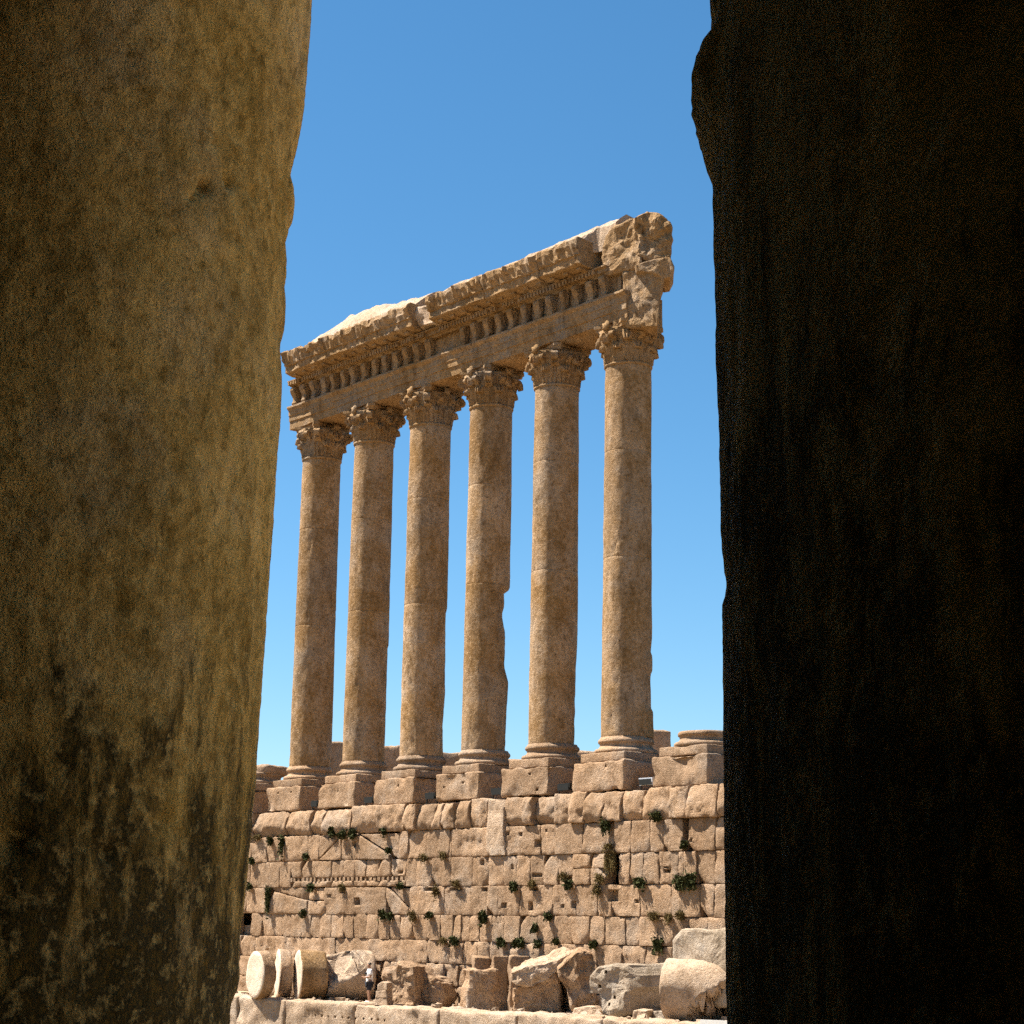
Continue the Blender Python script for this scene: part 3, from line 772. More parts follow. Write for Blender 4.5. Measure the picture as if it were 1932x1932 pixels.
# capping of rubble masonry set back on top, rising to the right
def cap_strip(x0, x1, prof, yb=Y6+0.6):
    n = int((x1-x0)/0.13); V = []; Fc = []
    rowsY = [AF-1.05, AF-0.75, AF-0.4, AF-0.1, AF+0.25, AF+0.6, Y6+0.5, AB-0.1]
    for i in range(n+1):
        x = lerp(i/n, x0, x1); h = tab(prof, x)
        for j, y in enumerate(rowsY):
            if x > -63.3: y = max(y, lerp(min(1, (x+63.3)/0.9), rowsY[0], AF-0.12)+0.03*j)
            t = min(1, j/5.0)
            z = zT-0.22 + h*(t**0.8) + (0.08*nz(x*1.2, y*1.2, 5, 0.8, 4)+0.14*scoop(x, y, 3, 1.5))*(1 if j else 0.3)
            if j == 7: z -= 0.3
            V.append((x, y, z))
    m = len(rowsY)
    for i in range(n):
        for j in range(m-1):
            a = i*m+j; Fc.append((a, a+m, a+m+1, a+1))
    b0 = len(V)
    for i in range(n+1): V.append((V[i*m][0], V[i*m][1], zT-0.5)); V.append((V[i*m][0], rowsY[-1], zT-0.5))
    for i in range(n):
        Fc.append((i*m, b0+2*i, b0+2*i+2, (i+1)*m)); Fc.append((i*m+m-1, (i+1)*m+m-1, b0+2*i+3, b0+2*i+1))
    Fc.append(tuple(range(0, m)) + (b0+1, b0)); e = n*m
    Fc.append(tuple(range(e+m-1, e-1, -1)) + (b0+2*n, b0+2*n+1))
    return part('capping', V, Fc, M_PALE, ent, None)
def outl(c, pts):
    o = []
    for p in pts:
        q = onY(c(*p), AF+0.6); o.append((q.x, q.z-(zT-0.22)))
    return o
t1 = outl(c1, ((505, 1200), (560, 1165), (640, 1110), (720, 1045), (920, 965), (1050, 950), (1230, 905), (1330, 885), (1400, 850)))
cap_strip(t1[0][0], -75.15, t1)
t2 = [(x, h-(0.16 if x < -66 else 0.05)) for x, h in outl(c2, ((-100, 745), (200, 640), (420, 548), (560, 490), (700, 438), (900, 352), (1000, 315), (1100, 280), (1300, 200), (1400, 178)))]
cap_strip(-73.7, -61.3, t2)
# broken right end: rough mass standing above the last column
def slab(outline, n, q, thick, rough=0.10, lump=0.12, bevel=0.18, freq=1.6, bulge=0.0, back=None, step=0.2, scp=0.0):
    """solid cut to an outline lying in the plane through q with normal n, extruded back"""
    n = Vector(n).normalized(); q = Vector(q)
    pts = [onplane(p, q, n) for p in outline]
    # resample the outline
    P = []
    for k in range(len(pts)):
        a, b = pts[k], pts[(k+1) % len(pts)]; L = (b-a).length; m = max(1, int(L/step))
        for t in range(m): P.append(a.lerp(b, t/m))
    c = sum(P, Vector())/len(P); bk = (back or -n)
    rings = [(0.0, 0.0), (0.12, 0), (0.25, 0.0), (0.37, 0), (0.5, 0.0), (0.62, 0), (0.75, 0.0), (0.85, 0), (0.92, 0.02), (0.97, 0.25), (1.0, 0.8)]
    V = []; Fc = []; m = len(P); sd = random.uniform(0, 60)
    for f, b in rings[1:]:
        for p in P:
            w = c+(p-c)*f - (-bk)*0 + bk*(b*bevel)
            d = rough*nz(w.x*freq+sd, w.y*freq, w.z*freq, 0.8, 4)+lump*nz(w.x*0.7+sd, w.y*0.7, w.z*0.7, 1, 2)+scp*scoop(w.x+sd, w.y, w.z)
            w = w + n*(d*(1 if f < 0.95 else 0.5)+bulge*(1-f*f))
            if f > 0.95: w = w + (p-c).normalized()*d*0.6
            V.append(tuple(w))
    for b in (0.35, 0.7, 1.0):
        for p in P:
            w = p + bk*(bevel+(thick-bevel)*b)
            d = rough*nz(w.x*freq+sd, w.y*freq, w.z*freq, 0.8, 4)+lump*nz(w.x*0.7+sd, w.y*0.7, w.z*0.7, 1, 2)+scp*scoop(w.x+sd, w.y, w.z)
            w = w + (p-c).normalized()*d*0.7
            V.append(tuple(w))
    R_n = len(rings)-1+3
    ci = len(V)
    V.append(tuple(c+n*(bulge+rough*nz(c.x*freq+sd, c.y*freq, c.z*freq, 0.8, 4)+lump*nz(c.x*0.7+sd, c.y*0.7, c.z*0.7, 1, 2)+scp*scoop(c.x+sd, c.y, c.z))))
    for k in range(m): Fc.append((ci, k, (k+1) % m))
    for r in range(R_n-1):
        for k in range(m): Fc.append((r*m+k, (r+1)*m+k, (r+1)*m+(k+1) % m, r*m+(k+1) % m))
    Fc.append(tuple((R_n-1)*m+k for k in range(m)))
    # consistent outward facing
    bm = bmesh.new(); vs = [bm.verts.new(p) for p in V]
    for f in Fc:
        try: bm.faces.new([vs[i] for i in f])
        except ValueError: pass
    bmesh.ops.recalc_face_normals(bm, faces=bm.faces[:]); bm.verts.index_update()
    Fo = [tuple(x.index for x in f.verts) for f in bm.faces]; bm.free()
    return V, Fo
random.seed(21)
VD = Vector((-0.74, 0.67, 0)).normalized()
ol = [c2(*p) for p in ((1050, 700), (1030, 520), (1060, 380), (1130, 320), (1290, 235), (1360, 300), (1360, 640), (1230, 680))]
V, Fc = slab(ol, (0.15, -1, 0), (X6, AF-0.15, EZ+29), 1.6, rough=0.10, lump=0.10, bevel=0.12, step=0.11, back=VD, scp=0.22); part('broken_cornice_core', V, Fc, M_ENT, ent, None)
ol = [c2(*p) for p in ((1310, 560), (1330, 420), (1285, 330), (1290, 240), (1400, 178), (1500, 192), (1565, 240), (1607, 310), (1600, 420), (1588, 530), (1600, 590), (1430, 600))]
V, Fc = slab(ol, (0.55, -0.83, 0), (X6+0.6, AF-0.75, EZ+29), 2.2, rough=0.13, lump=0.10, bevel=0.32, freq=2.2, step=0.11, back=VD, scp=0.12); part('broken_cornice_end', V, Fc, M_ENT, ent, None)
ol = [c2(*p) for p in ((1300, 630), (1420, 590), (1590, 560), (1622, 640), (1620, 670), (1590, 732), (1545, 742), (1440, 690), (1310, 680))]
V, Fc = slab(ol, (0.5, -0.86, 0), (X6+0.6, AF-0.85, EZ+28.6), 1.9, rough=0.07, lump=0.05, bevel=0.10, step=0.13, back=VD); part('broken_moulding_end', V, Fc, M_ENT, ent, None)
ol = [c2(*p) for p in ((1120, 1000), (1130, 890), (1210, 860), (1200, 690), (1330, 660), (1530, 700), (1540, 745), (1505, 850), (1498, 960), (1495, 1090), (1485, 1130), (1120, 1140))]
V, Fc = slab(ol, (0.2, -0.98, 0), (X6, AF-0.12, EZ+27.4), 1.7, rough=0.07, lump=0.08, bevel=0.10, step=0.11, back=VD, scp=0.14); part('broken_frieze_end', V, Fc, M_ENT, ent, None)

# ================================================================== THINGS ON THE PLATFORM
# ruined masonry far behind the columns
BGY = Y6+26
def bgblock(c, x0, x1, y0, y1, label, mat=M_WALL, dz=2.2):
    a = onY(c(x0, y1), BGY); b = onY(c(x1, y0), BGY)
    cx = (a.x+b.x)/2; w = abs(b.x-a.x)*0.45
    h = b.z-(EZ+5.4); cz = EZ+5.4+h/2
    V, Fc = rough_box((cx, BGY, cz), (max(w, 0.8), 2.0, h), Matrix.Rotation(-0.75+random.uniform(-.15, .15), 3, 'Z'), rough=0.08, R=0.14, step=0.35, lump=0.12)
    solo('ruined_block', V, Fc, mat, (cx, BGY, EZ+5.4), label, 'stone block', True, group='ruins behind the columns')
random.seed(31)
bgblock(c3, 690, 800, 515, 740, 'brown ruined block seen between the first and second columns')
bgblock(c3, 1090, 1228, 545, 690, 'brown ruined block seen between the second and third columns')
bgblock(c3, 1560, 1705, 592, 700, 'low dark ruined block seen between the third and fourth columns')
bgblock(c4, 120, 262, 645, 700, 'low ruined block seen between the fourth and fifth columns')
bgblock(c4, 1225, 1358, 422, 600, 'tall narrow ruined block just right of the sixth column')
bgblock(c4, 760, 835, 590, 640, 'small ruined block seen left of the sixth column base')
# floodlights between the plinths
def flood(c, x, y, w, label, mat):
    p = onY(c(x, y), WP+0.45)
    z = EZ+5.62
    t = thing('floodlight', label, 'floodlight', (p.x, p.y, z), 'floodlights between the plinths')
    V, Fc = box((p.x, p.y, z+0.36), (w, 0.26, 0.30), 0.0, 0.12); part('housing', V, Fc, mat, t)
    V, Fc = box((p.x, p.y-0.165, z+0.325), (w*0.9, 0.02, 0.24), 0.0, 0.12); part('glass', V, Fc, M_METAL, t)
    V, Fc = merge(box((p.x-w/2-0.02, p.y, z+0.17), (0.02, 0.06, 0.40)), box((p.x+w/2+0.02, p.y, z+0.17), (0.02, 0.06, 0.40)), box((p.x, p.y, z-0.02), (w+0.06, 0.2, 0.03)))
    part('bracket', V, Fc, M_METAL, t)
flood(c3, 610, 1015, 0.6, 'dark floodlight box between the first and second plinths', M_METAL)
flood(c3, 1030, 985, 0.75, 'dark floodlight box between the second and third plinths', M_METAL)
flood(c3, 1505, 930, 0.75, 'dark floodlight box between the third and fourth plinths', M_METAL)
flood(c4, 95, 915, 0.9, 'dark floodlight box between the fourth and fifth plinths', M_METAL)
flood(c4, 605, 880, 0.8, 'dark floodlight box between the fifth and sixth plinths', M_METAL)
flood(c4, 1240, 835, 0.8, 'pale grey floodlight box right of the sixth plinth', M_LAMPW)

# ================================================================== WALL PLANTS
def tuft(wm, hm, n, dry, seed):
    rnd = random.Random(seed); V = []; Fc = []
    nb_ = max(6, n//9)
    for b in range(nb_):
        # a twig leaving the joint, drooping, with leaves along it
        ang = rnd.uniform(-1, 1); L = rnd.uniform(0.5, 1.0)
        ex = ang*wm*0.5*L; ez = rnd.uniform(-0.75, 0.55)*hm*L; ey = -rnd.uniform(0.06, 0.24)*L
        prev = None
        for k in range(5):
            t = k/4; c = Vector((ex*t, ey*math.sin(t*1.9), ez*t*t+0.10*hm*math.sin(t*3)))
            V.append(tuple(c+Vector((0.008, 0, 0.004)))); V.append(tuple(c-Vector((0.008, 0, 0.004))))
            if prev is not None: Fc.append((prev, prev+1, len(V)-1, len(V)-2))
            prev = len(V)-2
        for k in range(9):
            t = (k+rnd.random())/9
            c = Vector((ex*t, ey*math.sin(t*1.9), ez*t*t+0.10*hm*math.sin(t*3)))
            c += Vector((rnd.gauss(0, .03), rnd.gauss(0, .03), rnd.gauss(0, .04)))
            s = rnd.uniform(0.035, 0.085)*(1.2 if not dry else 0.9)
            d = Vector((rnd.gauss(0, 1), rnd.gauss(0, 1), rnd.gauss(0, 1))).normalized(); e = d.orthogonal().normalized()
            e.rotate(Matrix.Rotation(rnd.uniform(0, 6.28), 3, d))
            g = d.cross(e)
            if dry: e *= 1.6; g *= 0.45
            i0 = len(V)
            for sx, sy in ((-1, 0), (0, -.6), (1, 0), (0, .6)): V.append(tuple(c+e*sx*s+g*sy*s))
            Fc.append((i0, i0+1, i0+2, i0+3))
    return V, Fc
PL = [  # crop, x, y, w, h, dry
 (c3, 745, 1225, 60, 85, 0), (c3, 825, 1245, 75, 65, 0), (c3, 900, 1240, 60, 75, 0), (c3, 1148, 1228, 38, 62, 0), (c3, 270, 1300, 35, 85, 0),
 (c3, 355, 1325, 38, 190, 0), (c3, 120, 1165, 25, 140, 0), (c3, 120, 1455, 62, 62, 0), (c3, 545, 1415, 42, 66, 0), (c3, 108, 1650, 36, 60, 0),
 (c3, 250, 1740, 48, 240, 0), (c3, 582, 1655, 72, 66, 0), (c3, 1272, 1650, 54, 54, 0), (c3, 1185, 1372, 38, 42, 0), (c3, 525, 1855, 48, 75, 0),
 (c3, 1135, 1870, 50, 80, 0), (c3, 1190, 1880, 56, 56, 0), (c3, 1370, 1880, 75, 90, 1), (c3, 1500, 1868, 56, 56, 0), (c3, 1912, 1885, 56, 95, 0),
 (c3, 1455, 1430, 60, 60, 1), (c3, 1605, 1408, 66, 75, 1), (c3, 1700, 1628, 84, 54, 1), (c3, 820, 1655, 54, 60, 1), (c3, 170, 1268, 100, 44, 1), (c3, 1550, 1690, 50, 110, 1),
 (c4, 928, 1190, 54, 115, 0), (c4, 1320, 1112, 66, 66, 0), (c4, 1540, 1330, 42, 66, 0), (c4, 950, 1350, 66, 66, 1), (c4, 965, 1450, 100, 170, 1),
 (c4, 220, 1650, 66, 90, 0), (c4, 362, 1630, 75, 75, 1), (c4, 600, 1575, 80, 60, 1), (c4, 640, 1640, 60, 75, 0), (c4, 1500, 1620, 78, 95, 0),
 (c4, 1592, 1610, 100, 120, 0), (c4, 880, 1590, 75, 84, 1), (c4, 1190, 1620, 84, 75, 0), (c4, 485, 1882, 50, 60, 0), (c4, 862, 1685, 60, 95, 1),
 (c6, 382, 1205, 38, 66, 0), (c6, 120, 1312, 66, 75, 0), (c6, 262, 1320, 110, 75, 0), (c6, 405, 1330, 44, 60, 0), (c6, 840, 1335, 54, 54, 0),
 (c6, 1335, 1345, 75, 90, 0), (c6, 1300, 1118, 95, 75, 1), (c6, 1412, 1130, 54, 75, 1), (c6, 1502, 1110, 75, 75, 1), (c6, 545, 1312, 36, 36, 0),
 (c5, 1800, 1305, 80, 70, 1), (c5, 1880, 1305, 66, 60, 0)]
jn = ['highest', 'second', 'third', 'fourth', 'fifth', 'sixth', 'seventh', 'lowest']
buckets = {}
info = []
for (c, x, y, w, h, dry) in PL:
    p = onY(c(x, y), WP); rowi = min(range(8), key=lambda k: abs(ZL[k]-p.z))
    nc = min(range(-1, 7), key=lambda k: abs(X6-SP*(5-k)-p.x))
    key = (rowi, nc, dry); buckets.setdefault(key, []).append(p.x); info.append((c, x, y, w, h, dry, p, key))
cname = {-1: 'left of the first column', 0: 'below the first column', 1: 'below the second column', 2: 'below the third column', 3: 'below the fourth column', 4: 'below the fifth column', 5: 'below the sixth column', 6: 'below the rightmost column base'}
for idx, (c, x, y, w, h, dry, p, key) in enumerate(info):
    a = sorted(buckets[key]); pos = ''
    if len(a) > 1:
        k = a.index(p.x); pos = (', left of two', ', right of two')[k] if len(a) == 2 else (', leftmost', ', second from left', ', third from left', ', fourth from left')[k]
    long_ = ' hanging' if h > 150 else ''
    lab = f"{'dry brown' if dry else 'dark green'}{long_} plant in {jn[key[0]]} wall joint {cname[key[1]]}{pos}"
    m = 0.0066
    vs_ = random.Random(idx).uniform(0.75, 1.08)
    V, Fc = tuft(w*m/0.62*vs_, h*m*vs_, int(190+w*h/14), dry, idx+900)
    loc = Vector((p.x, WP-0.04, p.z+0.08))
    V = [(q[0]+loc.x, q[1]+loc.y, q[2]+loc.z) for q in V]
    solo('wall_plant', V, Fc, M_DRY if dry else M_GREEN, loc, lab, 'plant', group='plants growing in the wall joints')

# ================================================================== LEDGE BLOCKS
random.seed(61)
ld = thing('ledge', 'long low ledge of big stone blocks with a bright sunlit top at the bottom edge', 'ledge', (-68, ledgeY(-68), 0))
cutsL = [-113, -107.8, -102.4, -97, -92.5, -88.6, -84.2, -80.5, -76.9, -71.9, -66.5, -61.9, -57.2, -52, -47.5, -43]
ang = math.atan2(4.0, 52.0)
for a, b in zip(cutsL, cutsL[1:]):
    xm = (a+b)/2; h = 2.0
    V, Fc = rough_box((xm, ledgeY(xm)+0.75, TER-h/2+random.uniform(-0.03, 0.05)), (b-a-0.05, 1.55, h), Matrix.Rotation(ang, 3, 'Z'), rough=0.07, R=0.10, step=0.14, lump=0.08, dent=0.15, scp=0.10)
    part('ledge_block', V, Fc, M_PALE, ld, True)
V, Fc = [], []
for a, b in zip(cutsL, cutsL[1:]):
    xm = (a+b)/2
    vv, ff = box((xm, ledgeY(xm)+0.9, (TER-2.0)/2), (b-a-0.01, 1.4, TER-2.05), ang); V, Fc = merge((V, Fc), (vv, ff))
part('footing', V, Fc, M_WALL, ld)

# ================================================================== FALLEN STONES
def drum(name, c, ax, r, L, label, cat, mat, cutplanes=(), rough=0.03, lump=0.04, seed=0, face=None, cutamp=0.16, n=48):
    """fallen column drum: axis ax from the near face at c"""
    ax = Vector(ax).normalized(); s = ax.orthogonal().normalized()
    s = Vector((0, 0, 1)).cross(ax).normalized(); t = ax.cross(s)
    bm = bmesh.new(); rings = []
    nl = max(3, int(L/0.13))
    steps = [(0, 0.25), (0, 0.55), (0, 0.8), (0, 0.95), (0.03, 0.985), (0.10, 1.0)] + [(lerp(k/nl, 0.15, L-0.15), 1.0) for k in range(nl+1)] + [(L-0.04, 0.98), (L, 0.9), (L, 0.5)]
    for (d, f) in steps:
        rg = []
        for k in range(n):
            a = 2*math.pi*k/n; rad_ = Vector(s*math.cos(a)+t*math.sin(a))
            p = Vector(c)+ax*d+rad_*(r*f)
            q = p*1.0
            dd = rough*nz(q.x*2+seed, q.y*2, q.z*2, 0.8, 4)+(0.12 if f > 0.97 else 0.05)*scoop(q.x+seed, q.y, q.z, 1.1)+lump*nz(q.x*0.8+seed, q.y*0.8, q.z*0.8, 1, 2)
            if f > 0.97: p = p+rad_*dd
            elif d < 0.05: p = p-ax*dd*0.5
            else: p = p+ax*dd
            rg.append(bm.verts.new(p))
        rings.append(rg)
    for a, b in zip(rings, rings[1:]):
        for k in range(n): bm.faces.new((a[k], a[(k+1) % n], b[(k+1) % n], b[k]))
    bm.faces.new(rings[0][::-1]); bm.faces.new(rings[-1])
    for (q, nn) in cutplanes:
        g = bm.verts[:]+bm.edges[:]+bm.faces[:]
        res = bmesh.ops.bisect_plane(bm, geom=g, plane_co=q, plane_no=nn, clear_outer=True)
        ed = [e for e in res['geom_cut'] if isinstance(e, bmesh.types.BMEdge)]
        fl = bmesh.ops.edgenet_fill(bm, edges=ed)['faces']
        if fl:
            fl = bmesh.ops.triangulate(bm, faces=fl)['faces']
            for _ in range(4):
                es = list({e for f in fl for e in f.edges if e.calc_length() > 0.18 and len(e.link_faces) == 2 and all(x in fl for x in e.link_faces)})
                if not es: break
                r_ = bmesh.ops.subdivide_edges(bm, edges=es, cuts=1)
                fl = [f for f in {f for x in r_['geom'] if isinstance(x, bmesh.types.BMVert) for f in x.link_faces} | {f for f in fl if f.is_valid}]
                fl = [f for f in fl if f.is_valid and abs((f.calc_center_median()-Vector(q)).dot(Vector(nn).normalized())) < 0.01]
                if len(fl) > 1500: break
            bv = {x for f in fl for x in f.verts if all(l in fl for l in x.link_faces)}
            for x in bv:
                x.co += Vector(nn).normalized()*(cutamp*nz(x.co.x*1.6+seed, x.co.y*1.6, x.co.z*1.6, 0.8, 4)+cutamp*0.9*scoop(x.co.x+seed, x.co.y, x.co.z, 1.7))
    bmesh.ops.recalc_face_normals(bm, faces=bm.faces[:])
    bm.verts.index_update()
    V = [tuple(x.co) for x in bm.verts]; Fc = [tuple(x.index for x in f.verts) for f in bm.faces]
    sm = [len(f) < 10 for f in Fc]
    bm.free()
    base = Vector(c)+ax*L/2; base.z = TER
    o = solo(name, V, Fc, mat, base, label, cat, sm, group='fallen column drums')
    if face:
        o.data.materials.append(face)
        for p in o.data.polygons:
            if (p.center+base-Vector(c)).dot(ax) < 0.07 and p.normal.dot(ax) < -0.5: p.material_index = 1
    return o
def cface(c, x, y, zc):    # centre of a drum face: the pixel ray at the height of the drum axis
    return onZ(c(x, y), zc)
random.seed(71)
rd = 1.06
pA = cface(c5, 325, 1548, TER+rd); pB = cface(c5, 500, 1545, TER+rd); pC = cface(c5, 655, 1552, TER+rd)
print('drum faces', pA, pB, pC)
drum('fallen_drum', pA, (0.16, 0.985, 0), rd, 0.62, 'leftmost fallen column drum, its grey end face turned to the viewer', 'column drum', M_WALL, seed=3, face=M_CHALK)
drum('fallen_drum', pB, (0.43, 0.90, 0), rd+0.03, 0.6, 'thin fallen drum slice standing between two bigger drums, pale end face', 'column drum', M_WALL, seed=6, face=M_CHALK)
drum('fallen_drum', pC, (0.38, 0.925, 0), rd+0.05, 1.25, 'fallen drum with bright white end face seen almost edge-on', 'column drum', M_ENT, seed=9, face=M_CHALK)  # darker stone on the body stands in for its shade
axC = Vector((0.38, 0.925, 0)).normalized()
pC2 = pC+axC*1.30
toc = Vector((0.777, -0.629, 0))
drum('fallen_drum', pC2, axC, rd+0.05, 2.2, 'broken fallen drum with a sunlit fracture, left of the standing person', 'column drum', M_PALE,
     cutplanes=((pC2+axC*1.0+toc*0.62+Vector((0, 0, 0.20)), (toc*0.75+Vector((0, 0, 0.75))-r0*0.30).normalized()),), seed=12, cutamp=0.25)
# irregular pieces: outline, the way the broken face looks, thickness
def piece(name, c, pts, n, base, thick, label, cat, mat, rough=0.06, lump=0.08, bevel=0.14, bulge=0.0, back=None, group='fallen stones at the foot of the wall', step=0.11):
    q = onZ(c(*base), TER) if base else Vector((-60, WP-0.85, TER)); nn = Vector(n).normalized()
    V, Fc = slab([c(*p) for p in pts], nn, q, thick, rough, lump, bevel, bulge=bulge, back=back, step=step, scp=rough*2.2)
    zmin = min(p[2] for p in V)
    return solo(name, V, Fc, mat, (q.x, q.y, min(TER, zmin)), label, cat, None, group=group)
NW = (0, -1, 0); NC = (0.777, -0.629, 0); NM = (0.45, -0.9, 0); NB = (0.95, -0.3, 0)
bkY = Vector((-0.5, 0.86, 0)).normalized()
piece('fallen_block', c5, [(1355, 1790), (1352, 1600), (1310, 1590), (1315, 1490), (1400, 1480), (1440, 1450), (1550, 1490), (1560, 1640), (1550, 1790)], NW, (1450, 1782), 1.3, 'square fallen block just right of the standing person', 'stone block', M_WALL, back=bkY, rough=0.12, lump=0.10)
piece('fallen_rubble', c5, [(1560, 1790), (1565, 1560), (1520, 1480), (1600, 1510), (1700, 1570), (1775, 1620), (1780, 1700), (1770, 1790)], (0.6, -0.8, 0), (1660, 1784), 1.5, 'ragged broken rubble block between two squared blocks right of the person', 'stone block', M_WALL, rough=0.16, lump=0.22, back=bkY)
piece('stone_slab', c5, [(1245, 1788), (1252, 1735), (1345, 1730), (1352, 1788)], NW, (1300, 1786), 0.6, 'lowest of the small stacked slabs at the feet of the person', 'stone slab', M_PALE, bevel=0.05, back=bkY, rough=0.03, lump=0.02)
piece('stone_slab', c5, [(1258, 1730), (1265, 1678), (1340, 1672), (1350, 1728)], NW, (1300, 1786), 0.6, 'middle of the small stacked slabs beside the person', 'stone slab', M_PALE, bevel=0.05, back=bkY, rough=0.03, lump=0.02)
piece('stone_slab', c5, [(1275, 1672), (1280, 1630), (1310, 1608), (1350, 1615), (1350, 1668)], NW, (1300, 1786), 0.55, 'topmost of the small stacked slabs beside the person', 'stone slab', M_PALE, bevel=0.05, back=bkY, rough=0.03, lump=0.02)
# squared block turned with a corner towards the viewer
q = onZ(c6(-60, 1812), TER)
V, Fc = rough_box((q.x-0.35, q.y+0.55, TER+0.78), (1.75, 1.5, 1.62), Matrix.Rotation(1.10, 3, 'Z'), rough=0.10, R=0.07, lump=0.12, step=0.11, dent=0.3, scp=0.22)
solo('fallen_block', V, Fc, M_WALL, (q.x, q.y+1, TER), 'big squared block with a narrow sunlit side, left of the leaning slabs', 'stone block', None, group='fallen stones at the foot of the wall')
for k, (x0, x1, y0, y1, lab) in enumerate(((-150, -10, 1415, 1515, 'small squared stone left in the row behind the big squared block'), (0, 122, 1408, 1508, 'small squared stone in the middle of the row behind the big squared block'), (128, 292, 1408, 1515, 'small squared stone right in the row behind the big squared block'))):
    p0 = onY(c6(x0, y1), WP-1.2); p1 = onY(c6(x1, y0), WP-1.2)
    hh = p1.z-TER
    V, Fc = rough_box(((p0.x+p1.x)/2, WP-0.95, TER+hh/2-0.1), (abs(p1.x-p0.x)*0.58, 0.8, hh+0.2), Matrix.Rotation(1.0, 3, 'Z'), rough=0.06, R=0.06, lump=0.06, step=0.12, scp=0.12)
    solo('fallen_block', V, Fc, M_WALL, ((p0.x+p1.x)/2, WP-0.75, TER), lab, 'stone block', True, group='fallen stones at the foot of the wall')
up = Vector((-0.25, 0.55, 0.10))
def hull(pts, rough=0.05, lump=0.06, cuts=5, seed=0.0):
    """worn convex stone through the given corner points"""
    bm = bmesh.new()
    for p in pts: bm.verts.new(p)
    r_ = bmesh.ops.convex_hull(bm, input=bm.verts[:])
    bmesh.ops.delete(bm, geom=[g for g in r_['geom_interior'] if isinstance(g, bmesh.types.BMVert)], context='VERTS')
    bmesh.ops.triangulate(bm, faces=bm.faces[:])
    for _ in range(cuts):
        es = [e for e in bm.edges if e.calc_length() > 0.15]
        if es: bmesh.ops.subdivide_edges(bm, edges=es, cuts=1); bmesh.ops.triangulate(bm, faces=bm.faces[:])
    bmesh.ops.smooth_vert(bm, verts=bm.verts[:], factor=0.25, use_axis_x=True, use_axis_y=True, use_axis_z=True)
    bm.normal_update()
    for x in bm.verts:
        c = x.co; x.co = c + x.normal*(rough*nz(c.x*2.2+seed, c.y*2.2, c.z*2.2, 0.8, 4)+lump*nz(c.x*0.8+seed, c.y*0.8, c.z*0.8, 1, 2)+rough*1.6*scoop(c.x+seed, c.y, c.z, 1.6))
    bmesh.ops.recalc_face_normals(bm, faces=bm.faces[:]); bm.verts.index_update()
    V = [tuple(x.co) for x in bm.verts]; Fc = [tuple(x.index for x in f.verts) for f in bm.faces]; bm.free()
    return V, Fc
D0 = (onZ(c6(380, 1838), TER)-EYE).dot(v_)
top = [atd(c6(175, 1530), D0), atd(c6(345, 1580), D0-0.1), atd(c6(560, 1432), D0+0.2), atd(c6(745, 1352), D0+0.9), atd(c6(600, 1338), D0+1.6), atd(c6(430, 1400), D0+1.4), atd(c6(200, 1508), D0+0.8)]
V, Fc = hull(top+[p-Vector((0, 0, 0.42)) for p in top], rough=0.10, lump=0.05, seed=4)
solo('leaning_slab', V, Fc, M_PALE, (top[1].x, top[1].y, TER), 'sloping slab with a long bright sunlit top resting on a shaded block', 'stone slab', None, group='fallen stones at the foot of the wall')
piece('fallen_block', c6, [(195, 1660), (350, 1612), (430, 1560), (520, 1490), (555, 1600), (565, 1840), (380, 1842), (190, 1835)], NC, (380, 1838), 1.2, 'shaded broken block under the sloping sunlit slab', 'stone block', M_WALL, back=Vector((-0.70, 0.70, 0.0)).normalized(), rough=0.14, lump=0.14)
piece('leaning_slab', c6, [(530, 1500), (600, 1425), (690, 1375), (790, 1390), (850, 1445), (862, 1560), (840, 1700), (850, 1855), (690, 1855), (650, 1820), (600, 1660), (548, 1590)], NC, (740, 1850), 1.3, 'upright pointed block leaning beside the notched drum', 'stone block', M_WALL, back=Vector((-0.66, 0.70, 0.12)).normalized(), rough=0.16, lump=0.16)
piece('small_stone', c6, [(660, 1862), (680, 1812), (760, 1800), (830, 1795), (860, 1830), (850, 1865)], NW, (760, 1862), 0.6, 'small pale stone lying in front of the upright pointed block', 'stone', M_PALE, bevel=0.1, back=bkY)
piece('broken_drum', c6, [(785, 1560), (850, 1492), (960, 1470), (1080, 1485), (1150, 1560), (1168, 1645), (1115, 1690), (1060, 1850), (960, 1885), (885, 1860), (865, 1740), (850, 1705), (770, 1690)], (0.25, -0.97, 0), (960, 1880), 2.2, 'grey broken drum with a notched end face and dowel holes', 'column drum', M_GREY, back=Vector((0.62, 0.78, 0.04)).normalized(), rough=0.09, group='fallen column drums')
# big drum at the right and the grey slab behind it
pH = onZ(c6(1385, 1670), TER+1.12)
print('right drum', pH)
axH = Vector((0.86, 0.51, 0)).normalized()
drum('fallen_drum', pH, axH, 1.14, 5.2, 'big sunlit fallen drum at the right, broken away underneath', 'column drum', M_PALE,
     cutplanes=((pH+axH*1.3+Vector((0, 0, -0.42))+toc*0.88, (toc*0.70+axH*0.22+Vector((0, 0, -0.70))).normalized()),), seed=15, lump=0.08, cutamp=0.4)
piece('grey_slab', c6, [(1425, 1450), (1430, 1290), (1500, 1200), (1600, 1190), (1700, 1205), (1860, 1180), (2000, 1190), (2000, 1450), (1990, 1800), (1440, 1800)], NW, None, 0.7, 'smooth grey slab standing against the wall behind the right drum', 'stone slab', M_GREY, back=bkY, rough=0.04, lump=0.08)
piece('small_stone', c6, [(1115, 1898), (1130, 1830), (1180, 1820), (1240, 1830), (1240, 1900)], NW, (1180, 1896), 0.7, 'left one of two low pale stones at the foot of the right drum', 'stone', M_PALE, bevel=0.1, back=bkY)
